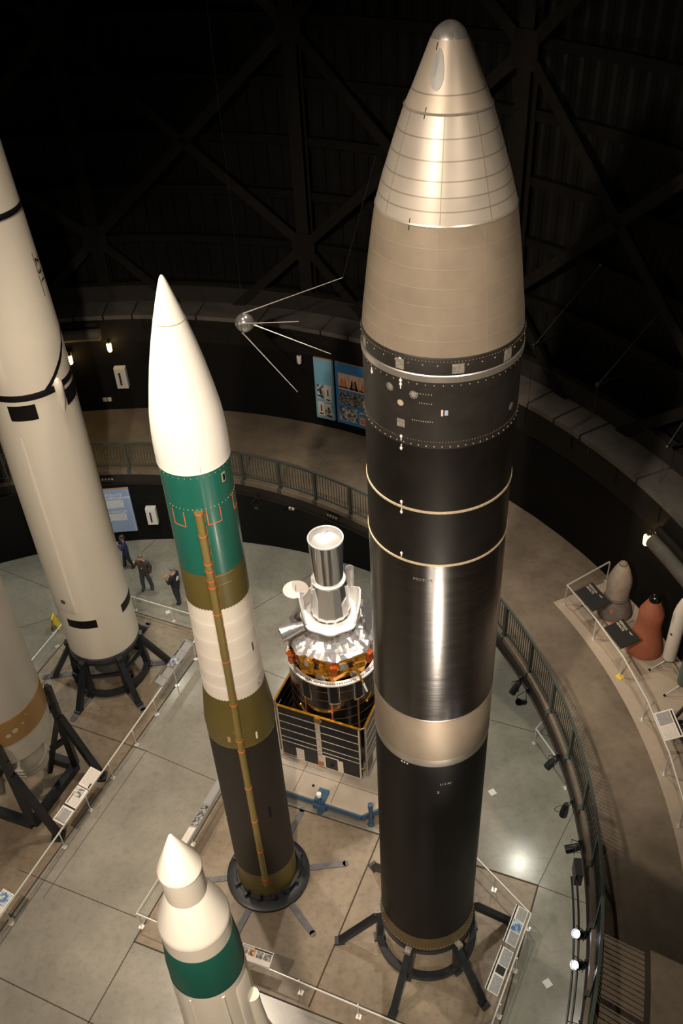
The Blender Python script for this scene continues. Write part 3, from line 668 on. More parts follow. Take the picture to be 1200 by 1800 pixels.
def ring_stand(cx, cy, rad, top_r, top_z, foot_r, a0, lab, nlegs=6, w_=.17, straps=False, cross=False):
    t = thing('launch_stand', lab, 'stand', (cx, cy, 0))
    m_ = MB(); m_.sector(cx, cy, rad-.09, rad+.09, .10, .26, 0, 360, 64); m_.build('base_ring', 'black_steel', t, ang=20)
    m_ = MB(); m_.sector(cx, cy, top_r-.07, top_r+.07, top_z-.14, top_z-.02, 0, 360, 64); m_.build('top_ring', 'black_steel', t, ang=20)
    for k in range(nlegs):
        a = a0+k*360/nlegs
        m_ = MB(); m_.beam(pol(a, rad, .1, cx, cy), pol(a, top_r+.04, top_z-.05, cx, cy), w_, w_, up=(0, 1, 0)); m_.box(pol(a, top_r+.1, top_z-.02, cx, cy), (.22, .2, .12), a); m_.build('post', 'black_steel', t, smooth=False)
        m_ = MB(); m_.beam(pol(a, top_r+.08, top_z-.18, cx, cy), pol(a, foot_r-.08, .08, cx, cy), w_, w_*.9); m_.box(pol(a, foot_r-.05, .05, cx, cy), (.26, .22, .1), a); m_.build('leg', 'black_steel', t, smooth=False)
        m_ = MB(); m_.box(pol(a, rad-.0, .05, cx, cy), (.3, .22, .1), a); m_.build('foot_block', 'black_steel', t, smooth=False)
        if straps:
            m_ = MB(); m_.beam(pol(a, rad, .02, cx, cy), pol(a, foot_r+.3, .02, cx, cy), .2, .03); e = pol(a, foot_r+.3, .02, cx, cy); m_.tube((e.x, e.y, .006), (e.x, e.y, .035), .1, .1, 12); m_.build('floor_strap', 'strap', t, smooth=False)
        if cross:
            m_ = MB(); m_.beam(pol(a, rad-.02, top_z*.55, cx, cy), pol(a+360/nlegs, rad-.02, top_z*.55, cx, cy), .09, .11); m_.build('cross_beam', 'black_steel', t, smooth=False)
    for k in range(nlegs):
        a = a0+k*360/nlegs
        if not cross:
            m_ = MB()
            for dz in (-.05, 0, .05): m_.box(pol(a, top_r+.14, top_z+.02+dz, cx, cy), (.16, .16, .02), a)
            m_.build('shim_pack', 'grey_patch', t, smooth=False)
    return t
ring_stand(1.6, 12.0, 1.24, 1.13, 1.38, 2.36, 3, 'black steel ring stand with six splayed legs under the tall black rocket')

# ------------------------------------------------------------ green, white and black rocket
nx, ny = -2.68, 14.04
rn = interp([(0.1, .83), (1.17, .825), (6.76, .818), (7.2, .826), (8.33, .705), (11.12, .665), (12.12, .660), (14.585, .665), (14.6, .687), (14.9, .69), (15.25, .676), (15.57, .648), (16.04, .569), (16.49, .482), (16.93, .382), (17.35, .272), (17.66, .182), (17.96, .090), (18.05, .058)])
mm = thing('ballistic_missile', 'slim rocket with white ogive nose, green band and brown-black lower stage', 'rocket', (nx, ny, .1))
m_ = MB(); m_.lathe(nx, ny, [(rn(z)+(.0), z) for z in [17.35, 17.45, 17.55, 17.66, 17.8, 17.9, 17.98, 18.03]]+[(.05, 18.07), (.035, 18.10), (.018, 18.12), (.001, 18.13)], 96); m_.build('nose_tip', 'ivory', mm)
m_ = MB(); m_.lathe(nx, ny, [(.655, 14.57), (.69, 14.58)]+[(rn(z), z) for z in [14.6+.125*k for k in range(22)]]+[(rn(17.345), 17.345)], 128); q = m_.build('nose_shroud', 'ivory', mm)
mat('dust', (.55, .40, .22), .7)
m_ = MB(); dots(m_, nx, ny, rn(17.34)+.002, 17.345, 14, .012); m_.build('rivet_row', 'dust', q, smooth=False)
m_ = MB(); m_.lathe(nx, ny, [(rn(17.34)+.001, 17.335), (rn(17.34)+.002, 17.345)], 96); m_.build('seam_line', 'dust', q)
m_ = MB(); m_.patch(nx, ny, rn, -73.2, -72.8, 14.6, 14.72, .004, n=1); m_.build('tick_mark', 'ink', q)
m_ = MB(); m_.lathe(nx, ny, [(.662, 12.1), (.665, 13.3), (.667, 14.58)], 128); gs = m_.build('guidance_section', 'green', mm)
m_ = MB(); dots(m_, nx, ny, .668, 14.5, 36, .014); dots(m_, nx, ny, .668, 13.78, 22, .016, 0, -140, 20); m_.build('rivet_row', 'dust', gs, smooth=False)
m_ = MB(); m_.patch(nx, ny, .666, -38.5, -31, 14.2, 14.4, .012); q = m_.build('window_frame', 'tape', gs); m_ = MB(); m_.patch(nx, ny, .67, -37, -32.5, 14.23, 14.37, .012); m_.build('window', 'ink', q)
def outline(mb, cx, cy, rf, az0, az1, z0, z1, w_=.016, sides='LRBT'):
    r_ = rf((z0+z1)/2); da = math.degrees(w_/r_)
    if 'L' in sides: mb.patch(cx, cy, rf, az0, az0+da, z0, z1, .004, n=1)
    if 'R' in sides: mb.patch(cx, cy, rf, az1-da, az1, z0, z1, .004, n=1)
    if 'B' in sides: mb.patch(cx, cy, rf, az0, az1, z0, z0+w_, .004, n=6)
    if 'T' in sides: mb.patch(cx, cy, rf, az0, az1, z1-w_, z1, .004, n=6)
for az0, az1, z0, z1, sd in ((-137, -112.5, 13.34, 13.7, 'LRB'), (-75.5, -51, 13.38, 13.74, 'LRB'), (-18.5, 0, 13.38, 13.77, 'LB')):
    m_ = MB(); outline(m_, nx, ny, lambda z: .666, az0, az1, z0, z1, .014, sd); m_.build('access_outline', 'orange_line', gs)
m_ = MB(); V = []
for i in range(13): 
    a = PI*i/12; V.append(pol(-64+8.5*math.cos(a), .668, 13.60+.1*math.sin(a), nx, ny))
m_.path(V, .004, 5); m_.build('dome_outline', 'strap', gs)
m_ = MB(); m_.lathe(nx, ny, [(.667, 11.14), (.663, 12.1)], 128); q = m_.build('third_stage_skirt', 'olive', mm)
m_ = MB(); dots(m_, nx, ny, .664, 12.06, 22, .010, 0, -77, -45); dots(m_, nx, ny, .664, 11.82, 16, .010, 0, -75, -50); m_.build('rivet_row', 'tape', q, smooth=False)
def scallop(mb, cx, cy, r, z, n=60, h=.045, t=.012, up=1, mi=0):
    for i in range(n):
        a = 360/n*i; w_ = 360/n*.30
        V = [pol(a-w_, r+t, z, cx, cy), pol(a+w_, r+t, z, cx, cy), pol(a+w_*.7, r+t, z+h*up*.8, cx, cy), pol(a, r+t, z+h*up, cx, cy), pol(a-w_*.7, r+t, z+h*up*.8, cx, cy)]
        mb.add(V, [(0, 1, 2, 3, 4)], mi)
m_ = MB(); body(m_, nx, ny, rn, 8.33, 11.14, 0, (10.72, 10.2, 9.66, 9.15, 8.75), 1, sw=.012, dr=.004); scallop(m_, nx, ny, .667, 11.13, 62); w2 = m_.build('second_stage', ['ivory_mid', 'ivory'], mm)
m_ = MB(); m_.patch(nx, ny, rn, -31.5, -27.5, 9.56, 9.8, .005); m_.build('stencil_plate', 'strap', w2)
m_ = MB(); text_cyl(m_, '3', .16, nx, ny, rn, -34, 8.42); text_cyl(m_, '2', .1, nx, ny, rn, -30, 8.6); m_.build('stencil', 'strap', w2)
m_ = MB(); m_.lathe(nx, ny, [(.818, 6.76), (.826, 7.1), (.826, 7.22)]+[(rn(z)+.004, z) for z in (7.5, 7.8, 8.1, 8.33)], 128); scallop(m_, nx, ny, .703, 8.33, 60, .03, .006); q = m_.build('interstage', 'olive', mm)
m_ = MB(); dots(m_, nx, ny, .824, 6.8, 90, .018); dots(m_, nx, ny, .829, 7.2, 60, .010); m_.build('bolt_row', 'olive_tunnel', q, smooth=False)
m_ = MB(); m_.patch(nx, ny, .83, -106, -101.5, 7.02, 7.2, .004); m_.build('orange_label', 'panel_edge', q)
m_ = MB(); m_.patch(nx, ny, .83, -60.2, -57.2, 6.98, 7.2, .004); m_.build('white_label', 'white_paint', q)
m_ = MB(); m_.lathe(nx, ny, [(.822, 1.17), (.816, 6.76)], 128); q = m_.build('first_stage', 'stage_brown', mm)
m_ = MB(); m_.patch(nx, ny, rn, -60, -54.5, 3.72, 4.2, .004); m_.build('dark_patch', 'ink', q)
m_ = MB(); m_.lathe(nx, ny, [(.70, .12), (.835, .13), (.835, .35), (.828, .4), (.826, 1.17)], 128); m_.build('aft_skirt', 'olive', mm)
# cable tunnel with bands
def tunnel(parent, cx, cy, rf, az, zs, hw, hh, mt, cap=True, nm='cable_tunnel', n=10):
    V = []; 
    for z in zs:
        r_ = rf(z); a = R(az); ux = Vector((-math.sin(a), math.cos(a), 0)); er = Vector((math.cos(a), math.sin(a), 0))
        for i in range(n+1):
            t_ = PI*i/n; V.append(Vector((cx, cy, z))+er*(r_-.03+hh*math.sin(t_)**.8)+ux*(hw*math.cos(t_)))
    m_ = MB(); W = n+1
    m_.add(V, [(j*W+i, (j+1)*W+i, (j+1)*W+i+1, j*W+i+1) for j in range(len(zs)-1) for i in range(n)]+[tuple(range(W)), tuple(range((len(zs)-1)*W, len(zs)*W))[::-1]])
    return m_.build(nm, mt, parent)
tun = tunnel(mm, nx, ny, rn, -87, [.75, .85, 2, 4, 6.76, 7.2, 7.5, 8.0, 8.33, 9, 10, 11.12, 12.5, 13.75], .088, .12, 'olive_tunnel')
for z in (13.72, 13.17, 12.46, 12.26, 12.01, 11.83, 11.08, 9.67, 8.26, 7.12, 6.72, 5.26, 3.85, 2.46, 1.07):
    tunnel(tun, nx, ny, rn, -87, [z-.01, z+.01], .094, .127, 'orange_line', nm='red_band')
m_ = MB()
for az in (-94.5, -79.3):
    for z0, z1 in ((12.0, 13.75), (9.7, 11.8), (7.3, 8.6)): 
        for k in range(6): m_.patch(nx, ny, rn, az, az+.35, z0+(z1-z0)*k/6, z0+(z1-z0)*(k+.75)/6, .003, n=1)
outline(m_, nx, ny, rn, -95.5, -78.5, .72, 1.05, .012, 'LRB'); m_.build('red_outline', 'orange_line', mm)
st = thing('launch_mount', 'low black round mount with six flat floor arms under the green and white rocket', 'stand', (-2.66, 13.95, 0))
m_ = MB(); m_.lathe(-2.66, 13.95, [(.5, .0), (1.17, .0), (1.17, .10), (1.12, .13), (.9, .14), (.88, .12), (.5, .12)][::-1], 72); m_.f = [f[::-1] for f in m_.f]; m_.build('base_plate', 'black_steel', st)
m_ = MB(); m_.sector(nx, ny, .88, .97, .13, .30, -60, 75, 24); m_.build('clamp_rim', 'black_steel', st)
for k in range(14):
    a = -150+k*24; m_ = MB(); m_.box(pol(a, .93, .18, nx, ny), (.16, .05, .14), a); m_.box(pol(a, .98, .24, nx, ny), (.1, .09, .05), a); m_.build('clamp', 'black_steel', st, smooth=False)
for k in range(6):
    a = 4+60*k; m_ = MB(); m_.beam(pol(a, 1.1, .02, -2.66, 13.95), pol(a, 2.2, .02, -2.66, 13.95), .17, .03); e = pol(a, 2.2, .02, -2.66, 13.95); m_.tube((e.x, e.y, .006), (e.x, e.y, .035), .085, .085, 14); m_.build('floor_arm', 'strap', st, smooth=False)

# ------------------------------------------------------------ white rocket with black stripes, left
tx, ty = -8.36, 22.13
rt = interp([(1.6, 1.19), (11.5, 1.19), (12.2, 1.205), (13.0, 1.20), (14.0, 1.165), (15.2, 1.115), (16.5, 1.055), (18, .985), (20, .86), (21.5, .74)])
mat('cream', (.74, .685, .585), .42, var=.015); mat('cream_shade', (.58, .53, .44), .45)
tt = thing('ballistic_missile', 'white rocket with black rings and black rectangles on a black stand at left', 'rocket', (tx, ty, 1.7))
m_ = MB(); body(m_, tx, ty, rt, 1.7, 11.76, 0); bodyo = m_.build('tank_section', 'cream', tt)
m_ = MB(); body(m_, tx, ty, rt, 11.76, 16.4, 0); m_.build('engine_shroud', 'cream', tt)
m_ = MB(); body(m_, tx, ty, lambda z: rt(z)-.012, 16.4, 21.5, 0); m_.lathe(tx, ty, [(.73, 21.5), (.5, 22.2), (.2, 22.8), (.01, 23)], 64); m_.build('upper_section', 'cream', tt)
m_ = MB(); m_.lathe(tx, ty, [(rt(16.4), 16.4), (rt(16.4)+.012, 16.42), (rt(16.5)+.012, 16.53), (rt(16.5), 16.55)], 96); m_.build('black_ring', 'ink', tt)
m_ = MB(); m_.lathe(tx, ty, [(rt(11.7), 11.72), (rt(11.8)+.012, 11.73), (rt(11.8)+.012, 11.90), (rt(11.9), 11.92)], 128); m_.build('black_ring', 'ink', tt)
# slanting black stripe rising to the right from the ring
m_ = MB(); pts = [(-52, 11.84), (-44, 11.97), (-36, 12.12), (-28, 12.28), (-20, 12.42), (-12, 12.58), (-2, 12.80), (10, 13.1)]; V = []
for a, z in pts:
    for dz in (-.07, .09): V.append(pol(a, rt(z)+.008, z+dz, tx, ty))
m_.add(V, [(2*i, 2*i+2, 2*i+3, 2*i+1) for i in range(len(pts)-1)]); m_.build('slanting_stripe', 'ink', tt)
for az0, az1, z0, z1 in ((-104.5, -69, 11.13, 11.6), (-24.5, 10, 11.13, 11.6), (-122, -74, 3.16, 3.50), (-29, 12, 3.2, 3.54), (150, 190, 11.13, 11.6), (150, 190, 3.2, 3.54)):
    m_ = MB(); m_.patch(tx, ty, rt, az0, az1, z0, z1, .006, n=16); m_.build('black_rectangle', 'ink', tt)
# side pod
V = []; N_ = 14
prof = [(10.95, .0), (11.1, .045), (11.35, .10), (11.7, .13), (11.95, .13), (12.05, .08), (12.10, .0)]
for z, hw in prof:
    for i in range(9):
        t_ = PI*i/8; a = R(-33); ux = Vector((-math.sin(a), math.cos(a), 0)); er = Vector((math.cos(a), math.sin(a), 0))
        V.append(Vector((tx, ty, z))+er*(rt(z)-.01+hw*1.1*math.sin(t_))+ux*hw*1.0*math.cos(t_))
m_ = MB(); m_.add(V, [(j*9+i, (j+1)*9+i, (j+1)*9+i+1, j*9+i+1) for j in range(len(prof)-1) for i in range(8)]); m_.build('side_pod', 'cream', tt)
# raised fairing on the camera-left flank
def wrap(parent, cx, cy, rf, az0, az1, zs, t, mt, nm, feather=.15):
    m_ = MB(); V = []; n = 20
    for j, z in enumerate(zs):
        e = 1 if 0 < j < len(zs)-1 else 0
        for i in range(n+1):
            f = i/n; k = min(1, f/feather, (1-f)/feather); a = az0+(az1-az0)*f
            V.append(pol(a, rf(z)-.01+(t+.01)*k*e, z, cx, cy))
    W = n+1; m_.add(V, [(j*W+i, j*W+i+1, (j+1)*W+i+1, (j+1)*W+i) for j in range(len(zs)-1) for i in range(n)]); return m_.build(nm, mt, parent)
q = wrap(tt, tx, ty, rt, -142, -98, [3.75, 4.0, 4.6, 5.5, 7, 9, 10.9], .05, 'cream', 'conduit_fairing', .05)
wrap(tt, tx, ty, rt, -150, -92, [12.0, 12.5, 13.2, 14.0, 14.8], .12, 'cream', 'shoulder_fairing', .2)
m_ = MB(); disc_patch(m_, tx, ty, 1.25, -115, 4.35, .09, t=.006); m_.build('vent_hole', 'strap', q)
m_ = MB()
for q in (-.4, -.1, .2, .5): text_cyl(m_, 'Z 3 1', .32, tx, ty, rt, -6+q, 15.2+q*.01, -90)
for az in (-9, ): m_.patch(tx, ty, rt, az, az+.9, 14.2, 15.35, .005, n=1, m=4)
m_.build('stencil_number', 'ink', tt)
m_ = MB(); m_.lathe(tx, ty, [(.9, 1.5), (1.19, 1.55), (1.19, 1.7)], 96); m_.lathe(tx, ty, [(.01, 1.62), (1.0, 1.62)], 48); m_.build('aft_plate', 'strap', tt)
mat('engine_grey', (.16, .16, .145), .35, .6, var=.15, vs=8)
m_ = MB(); m_.lathe(tx, ty, [(.62, .35), (.58, .5), (.48, .8), (.33, 1.1), (.22, 1.4), (.25, 1.62)], 48); m_.lathe(tx, ty, [(.60, .35), (.56, .5), (.46, .8), (.31, 1.1), (.2, 1.4)], 48); m_.build('engine_bell', 'engine_grey', tt)
for a in (40, 220):
    c = pol(a, .8, 1.2, tx, ty); m_ = MB(); m_.lathe(c.x, c.y, [(.16, .95), (.12, 1.15), (.06, 1.35), (.08, 1.6)], 24); m_.build('steering_engine', 'engine_grey', tt)
ring_stand(-8.36, 22.0, 1.24, 1.10, 1.62, 2.05, 5, 'black steel ring stand with flat floor straps under the black-striped white rocket', straps=True, cross=True, w_=.19)

# ------------------------------------------------------------ grey rocket with copper band, far left
jx, jy = -10.13, 17.22; JR = 1.335
mat('jgrey', (.36, .335, .29), .45, var=.03, vs=2); mat('copper', (.27, .155, .05), .38, .25, var=.06, vs=4); mat('jskirt', (.47, .44, .38), .45, .2, var=.08, vs=3)
jj = thing('ballistic_missile', 'grey rocket with copper-brown band, cut off by the left edge of the picture', 'rocket', (jx, jy, 2.6))
m_ = MB(); m_.lathe(jx, jy, [(JR, 4.71), (JR, 15.5), (1.2, 16.5), (.9, 17.6), (.5, 18.4), (.01, 18.9)], 96); m_.build('tank_section', 'jgrey', jj)
m_ = MB(); m_.lathe(jx, jy, [(JR-.1, 3.76), (JR+.015, 3.77), (JR+.015, 4.69), (JR, 4.71)], 96); cp = m_.build('copper_band', 'copper', jj)
for a, z, r_ in ((-60, 4.15, .075), (-51, 4.22, .085), (-40, 4.3, .04), (-33, 4.5, .03), (-75, 4.55, .03)):
    m_ = MB(); disc_patch(m_, jx, jy, JR+.015, a, z, r_, t=.01); m_.build('round_port', 'tape', cp)
for a in (-92, -86, -80, -74, -98):
    m_ = MB(); m_.patch(jx, jy, JR+.015, a, a+.7, 3.8, 4.75 if a > -85 else 4.6, .012, n=1); m_.build('thin_rod', 'strap', cp)
m_ = MB(); m_.lathe(jx, jy, [(JR-.04, 2.95), (JR, 3.76)], 40, a0=-72, a1=20); m_.lathe(jx, jy, [(JR-.07, 2.95), (JR-.03, 3.76)], 40, a0=-72, a1=20); m_.build('skirt_panel', 'jskirt', jj)
m_ = MB(); m_.lathe(jx, jy, [(.01, 3.6), (JR-.06, 3.62)], 48); m_.build('bulkhead', 'strap', jj)
m_ = MB(); ex, ey = -9.72, 16.98
for rad, z in ((.56, 1.75), (.58, 1.9), (.59, 2.05)): m_.sector(ex, ey, rad-.03, rad+.03, z, z+.05, 0, 360, 40)
m_.lathe(ex, ey, [(.54, 1.72), (.56, 2.1), (.45, 2.5), (.3, 2.9), (.2, 3.3), (.3, 3.6)], 40); m_.build('engine_bell', 'jskirt', jj)
m_ = MB(); m_.lathe(-10.55, 16.1, [(.25, 1.6), (.27, 1.8), (.2, 2.3), (.12, 2.8), (.12, 3.4)], 32); m_.build('vernier_engine', 'jskirt', jj)
m_ = MB(); m_.box((-10.2, 16.3, 2.9), (.5, .3, .7), 30); m_.box((-9.95, 16.55, 3.2), (.25, .4, .4), 10); m_.build('equipment_box', 'engine_grey', jj)
js = thing('launch_stand', 'black steel frame with square base and tall posts under the copper-banded rocket', 'stand', (-10.3, 17.3, 0))
cs = [(-8.85, 17.92), (-9.78, 15.91), (-11.83, 16.76), (-10.9, 18.77)]
for i in range(4):
    p0_, p1_ = cs[i], cs[(i+1) % 4]
    m_ = MB(); m_.beam((*p0_, .14), (*p1_, .14), .24, .28); m_.build('base_beam', 'black_steel', js, smooth=False)
for i, c_ in enumerate(cs):
    m_ = MB(); m_.beam((*c_, .2), (*c_, 3.9), .2, .2, up=(0, 1, 0)); m_.tube((*c_, 3.9), (*c_, 4.0), .09, .07, 10); m_.build('post', 'black_steel', js, smooth=False)
    cvec = Vector((-10.3-c_[0], 17.3-c_[1], 0)).normalized(); u_ = Vector((.88, -.42, 0)) if i < 2 else Vector((-.88, .42, 0))
    base = Vector((*c_, 0))+u_*.97
    m_ = MB(); m_.beam(Vector((*c_, 2.6))+u_*.05, base+Vector((0, 0, .1)), .2, .2); m_.build('strut', 'black_steel', js, smooth=False)
    m_ = MB(); m_.beam(base+Vector((-.2, .0, .05)), base+Vector((.15, 0, .05)), .35, .1, up=(0, 0, 1)); m_.build('foot_pad', 'black_steel', js, smooth=False)
    m_ = MB(); m_.beam(Vector((*c_, 3.55)), Vector((*c_, 3.3))+cvec*.3, .16, .3); m_.tube(Vector((*c_, 3.2))-u_*.1, Vector((*c_, 3.2))+u_*.16, .07, .07, 10); m_.tube(Vector((*c_, 3.0))+cvec*.16-u_*.12, Vector((*c_, 3.0))+cvec*.16+u_*.12, .09, .09, 10); m_.build('support_bracket', 'black_steel', js, smooth=False)
    m_ = MB(); m_.beam(Vector((*c_, 2.6)), Vector((*c_, .3))+cvec*.8, .14, .14); m_.beam(Vector((*c_, 1.5)), Vector((*c_, 1.3))+cvec*.5, .1, .2); m_.build('brace', 'black_steel', js, smooth=False)

# ------------------------------------------------------------ front rocket, nose at bottom of picture
fx, fy = -2.42, 6.61
mat('front_white', (.88, .83, .73), .30, coat=.3); mat('front_lower', (.72, .66, .56), .28, coat=.4); mat('front_green', (.010, .085, .062), .45)
ff = thing('ballistic_missile', 'nearest rocket with stepped white cone nose and green band at the bottom edge', 'rocket', (fx, fy, 0))
m_ = MB(); m_.lathe(fx, fy, [(.30, 13.11), (.303, 13.13), (.295, 13.16), (.035, 13.86), (.02, 13.885), (.001, 13.89)][::1], 96); m_.build('nose_cone', 'front_white', ff)
m_ = MB(); m_.lathe(fx, fy, [(.288, 12.55), (.288, 13.12)], 96); m_.build('payload_section', 'front_lower', ff)
m_ = MB(); m_.lathe(fx, fy, [(.515, 11.82), (.517, 11.84), (.50, 11.92), (.30, 12.53), (.286, 12.57)], 96); m_.build('adapter_cone', 'front_white', ff)
m_ = MB(); m_.lathe(fx, fy, [(.508, 11.48), (.508, 11.83)], 96); m_.build('collar', 'front_lower', ff)
m_ = MB(); m_.lathe(fx, fy, [(.565, 10.50), (.562, 10.9), (.515, 11.46), (.508, 11.48)], 96); q = m_.build('green_section', 'front_green', ff)
m_ = MB(); dots(m_, fx, fy, .510, 11.485, 24, .010); m_.build('rivet_row', 'strap', q, smooth=False)
rf_ = interp([(0, .82), (6.9, .82), (7.5, .70), (9, .60), (10.5, .57)])
m_ = MB(); m_.lathe(fx, fy, [(rf_(z), z) for z in (.3, 6.9, 7.5, 8.2, 9, 9.7, 10.5)], 96); lw = m_.build('lower_stages', 'front_lower', ff)
wrap(ff, fx, fy, rf_, -42, -4, [7.0, 9.0, 9.3, 10.2, 10.36], .03, 'front_lower', 'raised_panel', .06)
tunnel(ff, fx, fy, rf_, -14, [6.5, 9.2, 9.45, 9.6], .12, .17, 'front_lower')
tunnel(ff, fx, fy, rf_, -62, [6.5, 9.8, 10.3, 10.38], .03, .05, 'front_lower', nm='thin_conduit')
tunnel(ff, fx, fy, rf_, -112, [6.5, 9.8, 10.3, 10.38], .02, .045, 'front_lower', nm='thin_conduit')
m_ = MB(); m_.lathe(fx, fy, [(1.1, 0), (1.1, .3), (.8, .32)], 48); m_.build('base_ring', 'black_steel', ff)

# ------------------------------------------------------------ satellite on blue dolly
sx, sy = -.46, 18.22
nF = Vector((-.41, -.912, 0)); uR = Vector((.912, -.41, 0)); SC = Vector((sx, sy, 0))
mat('solar', (.007, .008, .012), .3, var=.35, vs=30, spec=.3); mat('cell_line', (.62, .54, .44), .5); mat('gold', (.78, .36, .03), .25, .8, bump=1.0, bs=7)
mat('silver_foil', (.66, .63, .60), .22, .72, bump=1.0, bs=5); mat('sat_black', (.006, .006, .007), .22, spec=.6, var=.3, vs=6); mat('sat_white', (.85, .82, .78), .4)
mat('mirror', (.80, .79, .78), .10, .9); mat('copper_tape', (.42, .17, .06), .3, .5); mat('red_box', (.55, .10, .02), .25, .4); mat('dolly_blue', (.03, .085, .16), .4); mat('dolly_top', (.34, .29, .23), .5, var=.12, vs=2.5)
mat('pink_rim', (.60, .45, .36), .5)
ss = thing('satellite', 'gold and silver foil satellite with black solar panels and mirror telescope tube', 'satellite', (sx, sy, .6))
Z0, Z1 = .75, 3.10
def solar(cn, ud, fr, lab=None):
    """cn centre on plan, ud direction across, fr outward"""
    m_ = MB(); m_.frame(Vector((cn.x, cn.y, (Z0+Z1)/2)), ud*1.30, Vector((0, 0, (Z1-Z0)/2)), fr*.02); p = m_.build('solar_panel', 'solar', ss, smooth=False)
    m_ = MB(); H = Z1-Z0
    def bar(u0, u1, z0, z1, d=.022): m_.frame(Vector((cn.x, cn.y, Z0+H*(z0+z1)/2))+ud*1.3*(u0+u1)/2, ud*1.3*(u1-u0)/2, Vector((0, 0, H*(z1-z0)/2)), fr*d)
    for z in (.86, .71, .56, .41, .32): bar(-1, 1, z-.007, z+.007)
    for z in (.24,): bar(-1, -.6, z-.2, z-.19)
    bar(-.07, .05, .0, 1); bar(-1, -.97, 0, 1); bar(.97, 1, 0, 1)
    for a_, b_ in ((-.62, -.42), (.42, .56), (.05, .12)): bar(a_, b_, 0, .24)
    bar(-1, 1, 0, .012); bar(-.07, .45, .24, .26)
    m_.build('cell_border', 'cell_line', p, smooth=False)
    m_ = MB(); m_.frame(Vector((cn.x, cn.y, Z1+.012)), ud*1.31, fr*.032, Vector((0, 0, .014))); m_.build('gold_edge', 'gold', p, smooth=False)
    return p
p = solar(SC+nF*1.42, uR, nF)
m_ = MB(); c_ = SC+nF*1.45+uR*.02+Vector((0, 0, Z1-.12)); m_.tube(c_-nF*.02, c_+nF*.03, .13, .13, 6); m_.build('hex_cover', 'copper', p)
m_ = MB(); c_ = SC+nF*1.45-uR*.0+Vector((0, 0, Z0+.18)); m_.frame(c_, uR*.09, nF*.02, Vector((0, 0, .09))); m_.build('socket', 'copper_tape', p, smooth=False)
m_ = MB(); c_ = SC+nF*1.46+uR*.36+Vector((0, 0, Z0+.22)); m_.tube(c_-nF*.03, c_+nF*.02, .045, .045, 10); m_.build('camera_port', 'ink', p)
p = solar(SC+uR*1.42, -nF, uR)
m_ = MB(); c_ = SC+uR*1.46+Vector((0, 0, 1.9)); m_.tube(c_, c_+uR*.22, .012, .012, 6); m_.tube(c_+uR*.22-Vector((0, 0, .05)), c_+uR*.22+Vector((0, 0, .05)), .02, .02, 6); m_.build('probe', 'ink', p)
solar(SC-uR*1.42, nF, -uR); solar(SC-nF*1.42, -uR, -nF)
m_ = MB()
for z in (Z1-.02, Z0+.45): m_.tube(SC+nF*1.42+uR*1.30+Vector((0, 0, z)), SC+uR*1.42+nF*1.30+Vector((0, 0, z)), .025, .025, 8)
m_.build('corner_hinge', 'copper', ss)
m_ = MB(); m_.lathe(sx, sy, [(1.28, .62), (1.30, .8), (1.32, 3.6), (1.33, 4.46)], 96); bd = m_.build('drum', 'sat_black', ss)
m_ = MB()
for z in (4.15, 3.78, 3.4, 3.0, 2.6): m_.lathe(sx, sy, [(1.333, z-.006), (1.336, z), (1.333, z+.006)], 96)
m_.build('cell_seam', 'copper_tape', bd)
for az in (-132, -96, -62): 
    m_ = MB(); m_.patch(sx, sy, 1.325, az-1.2, az+1.2, 1.5, 3.75, .01, n=2); m_.build('copper_strip', 'copper_tape', bd)
for az in (-128, -92, -60):
    m_ = MB(); m_.patch(sx, sy, 1.33, az-6, az+6, 3.72, 4.42, .012, 0); outline(m_, sx, sy, lambda z: 1.345, az-6.5, az+6.5, 3.7, 4.44, .03, 'LRB')
    m_.build('drum_window', 'ink', bd)
    m_ = MB(); outline(m_, sx, sy, lambda z: 1.345, az-6.8, az+6.8, 3.68, 4.44, .04, 'LRB'); m_.build('window_frame', 'cell_line', bd)
for az, z in ((-140, 3.2), (-110, 2.8), (-50, 3.4)):
    m_ = MB(); m_.path([pol(az+i*2.2, 1.35, z+.05*i*(1 if az != -140 else -1.6), sx, sy) for i in range(5)], .02, 6); m_.ball(pol(az, 1.36, z, sx, sy), .045, 8); m_.build('gold_lead', 'gold', bd)
m_ = MB(); m_.sector(sx, sy, 1.20, 1.37, 4.44, 4.49, 0, 360, 96); q = m_.build('white_ring', 'sat_white', ss, ang=20)
m_ = MB()
for k in range(120): m_.box(pol(k*3, 1.30, 4.492, sx, sy), (.035, .03, .004), k*3)
m_.build('ring_holes', 'ink', q, smooth=False)
# gold foil bay, eight sided, crumpled
def foil(parent, nm, mt, rings, n=8, rot=0, sub=6, jit=.02, seed=1):
    rnd = random.Random(seed); V = []; tot = n*sub; lv = []
    for (r_, z) in rings: lv.append((r_, z))
    for j, (r_, z) in enumerate(lv):
        for i in range(tot):
            k, f = divmod(i, sub); a0 = R(rot+k*360/n); a1 = R(rot+(k+1)*360/n); f /= sub
            x = math.cos(a0)*(1-f)+math.cos(a1)*f; y = math.sin(a0)*(1-f)+math.sin(a1)*f
            s_ = jit if 0 < j < len(lv)-1 else jit*.3
            V.append((sx+r_*x+rnd.uniform(-s_, s_), sy+r_*y+rnd.uniform(-s_, s_), z+rnd.uniform(-s_, s_)))
    m_ = MB(); m_.add(V, [(j*tot+i, (j+1)*tot+i, (j+1)*tot+(i+1) % tot, j*tot+(i+1) % tot) for j in range(len(lv)-1) for i in range(tot)])
    m_.f = [f[::-1] for f in m_.f] if lv[-1][1] > lv[0][1] else m_.f
    return m_.build(nm, mt, parent, ang=12)
ROT = -92
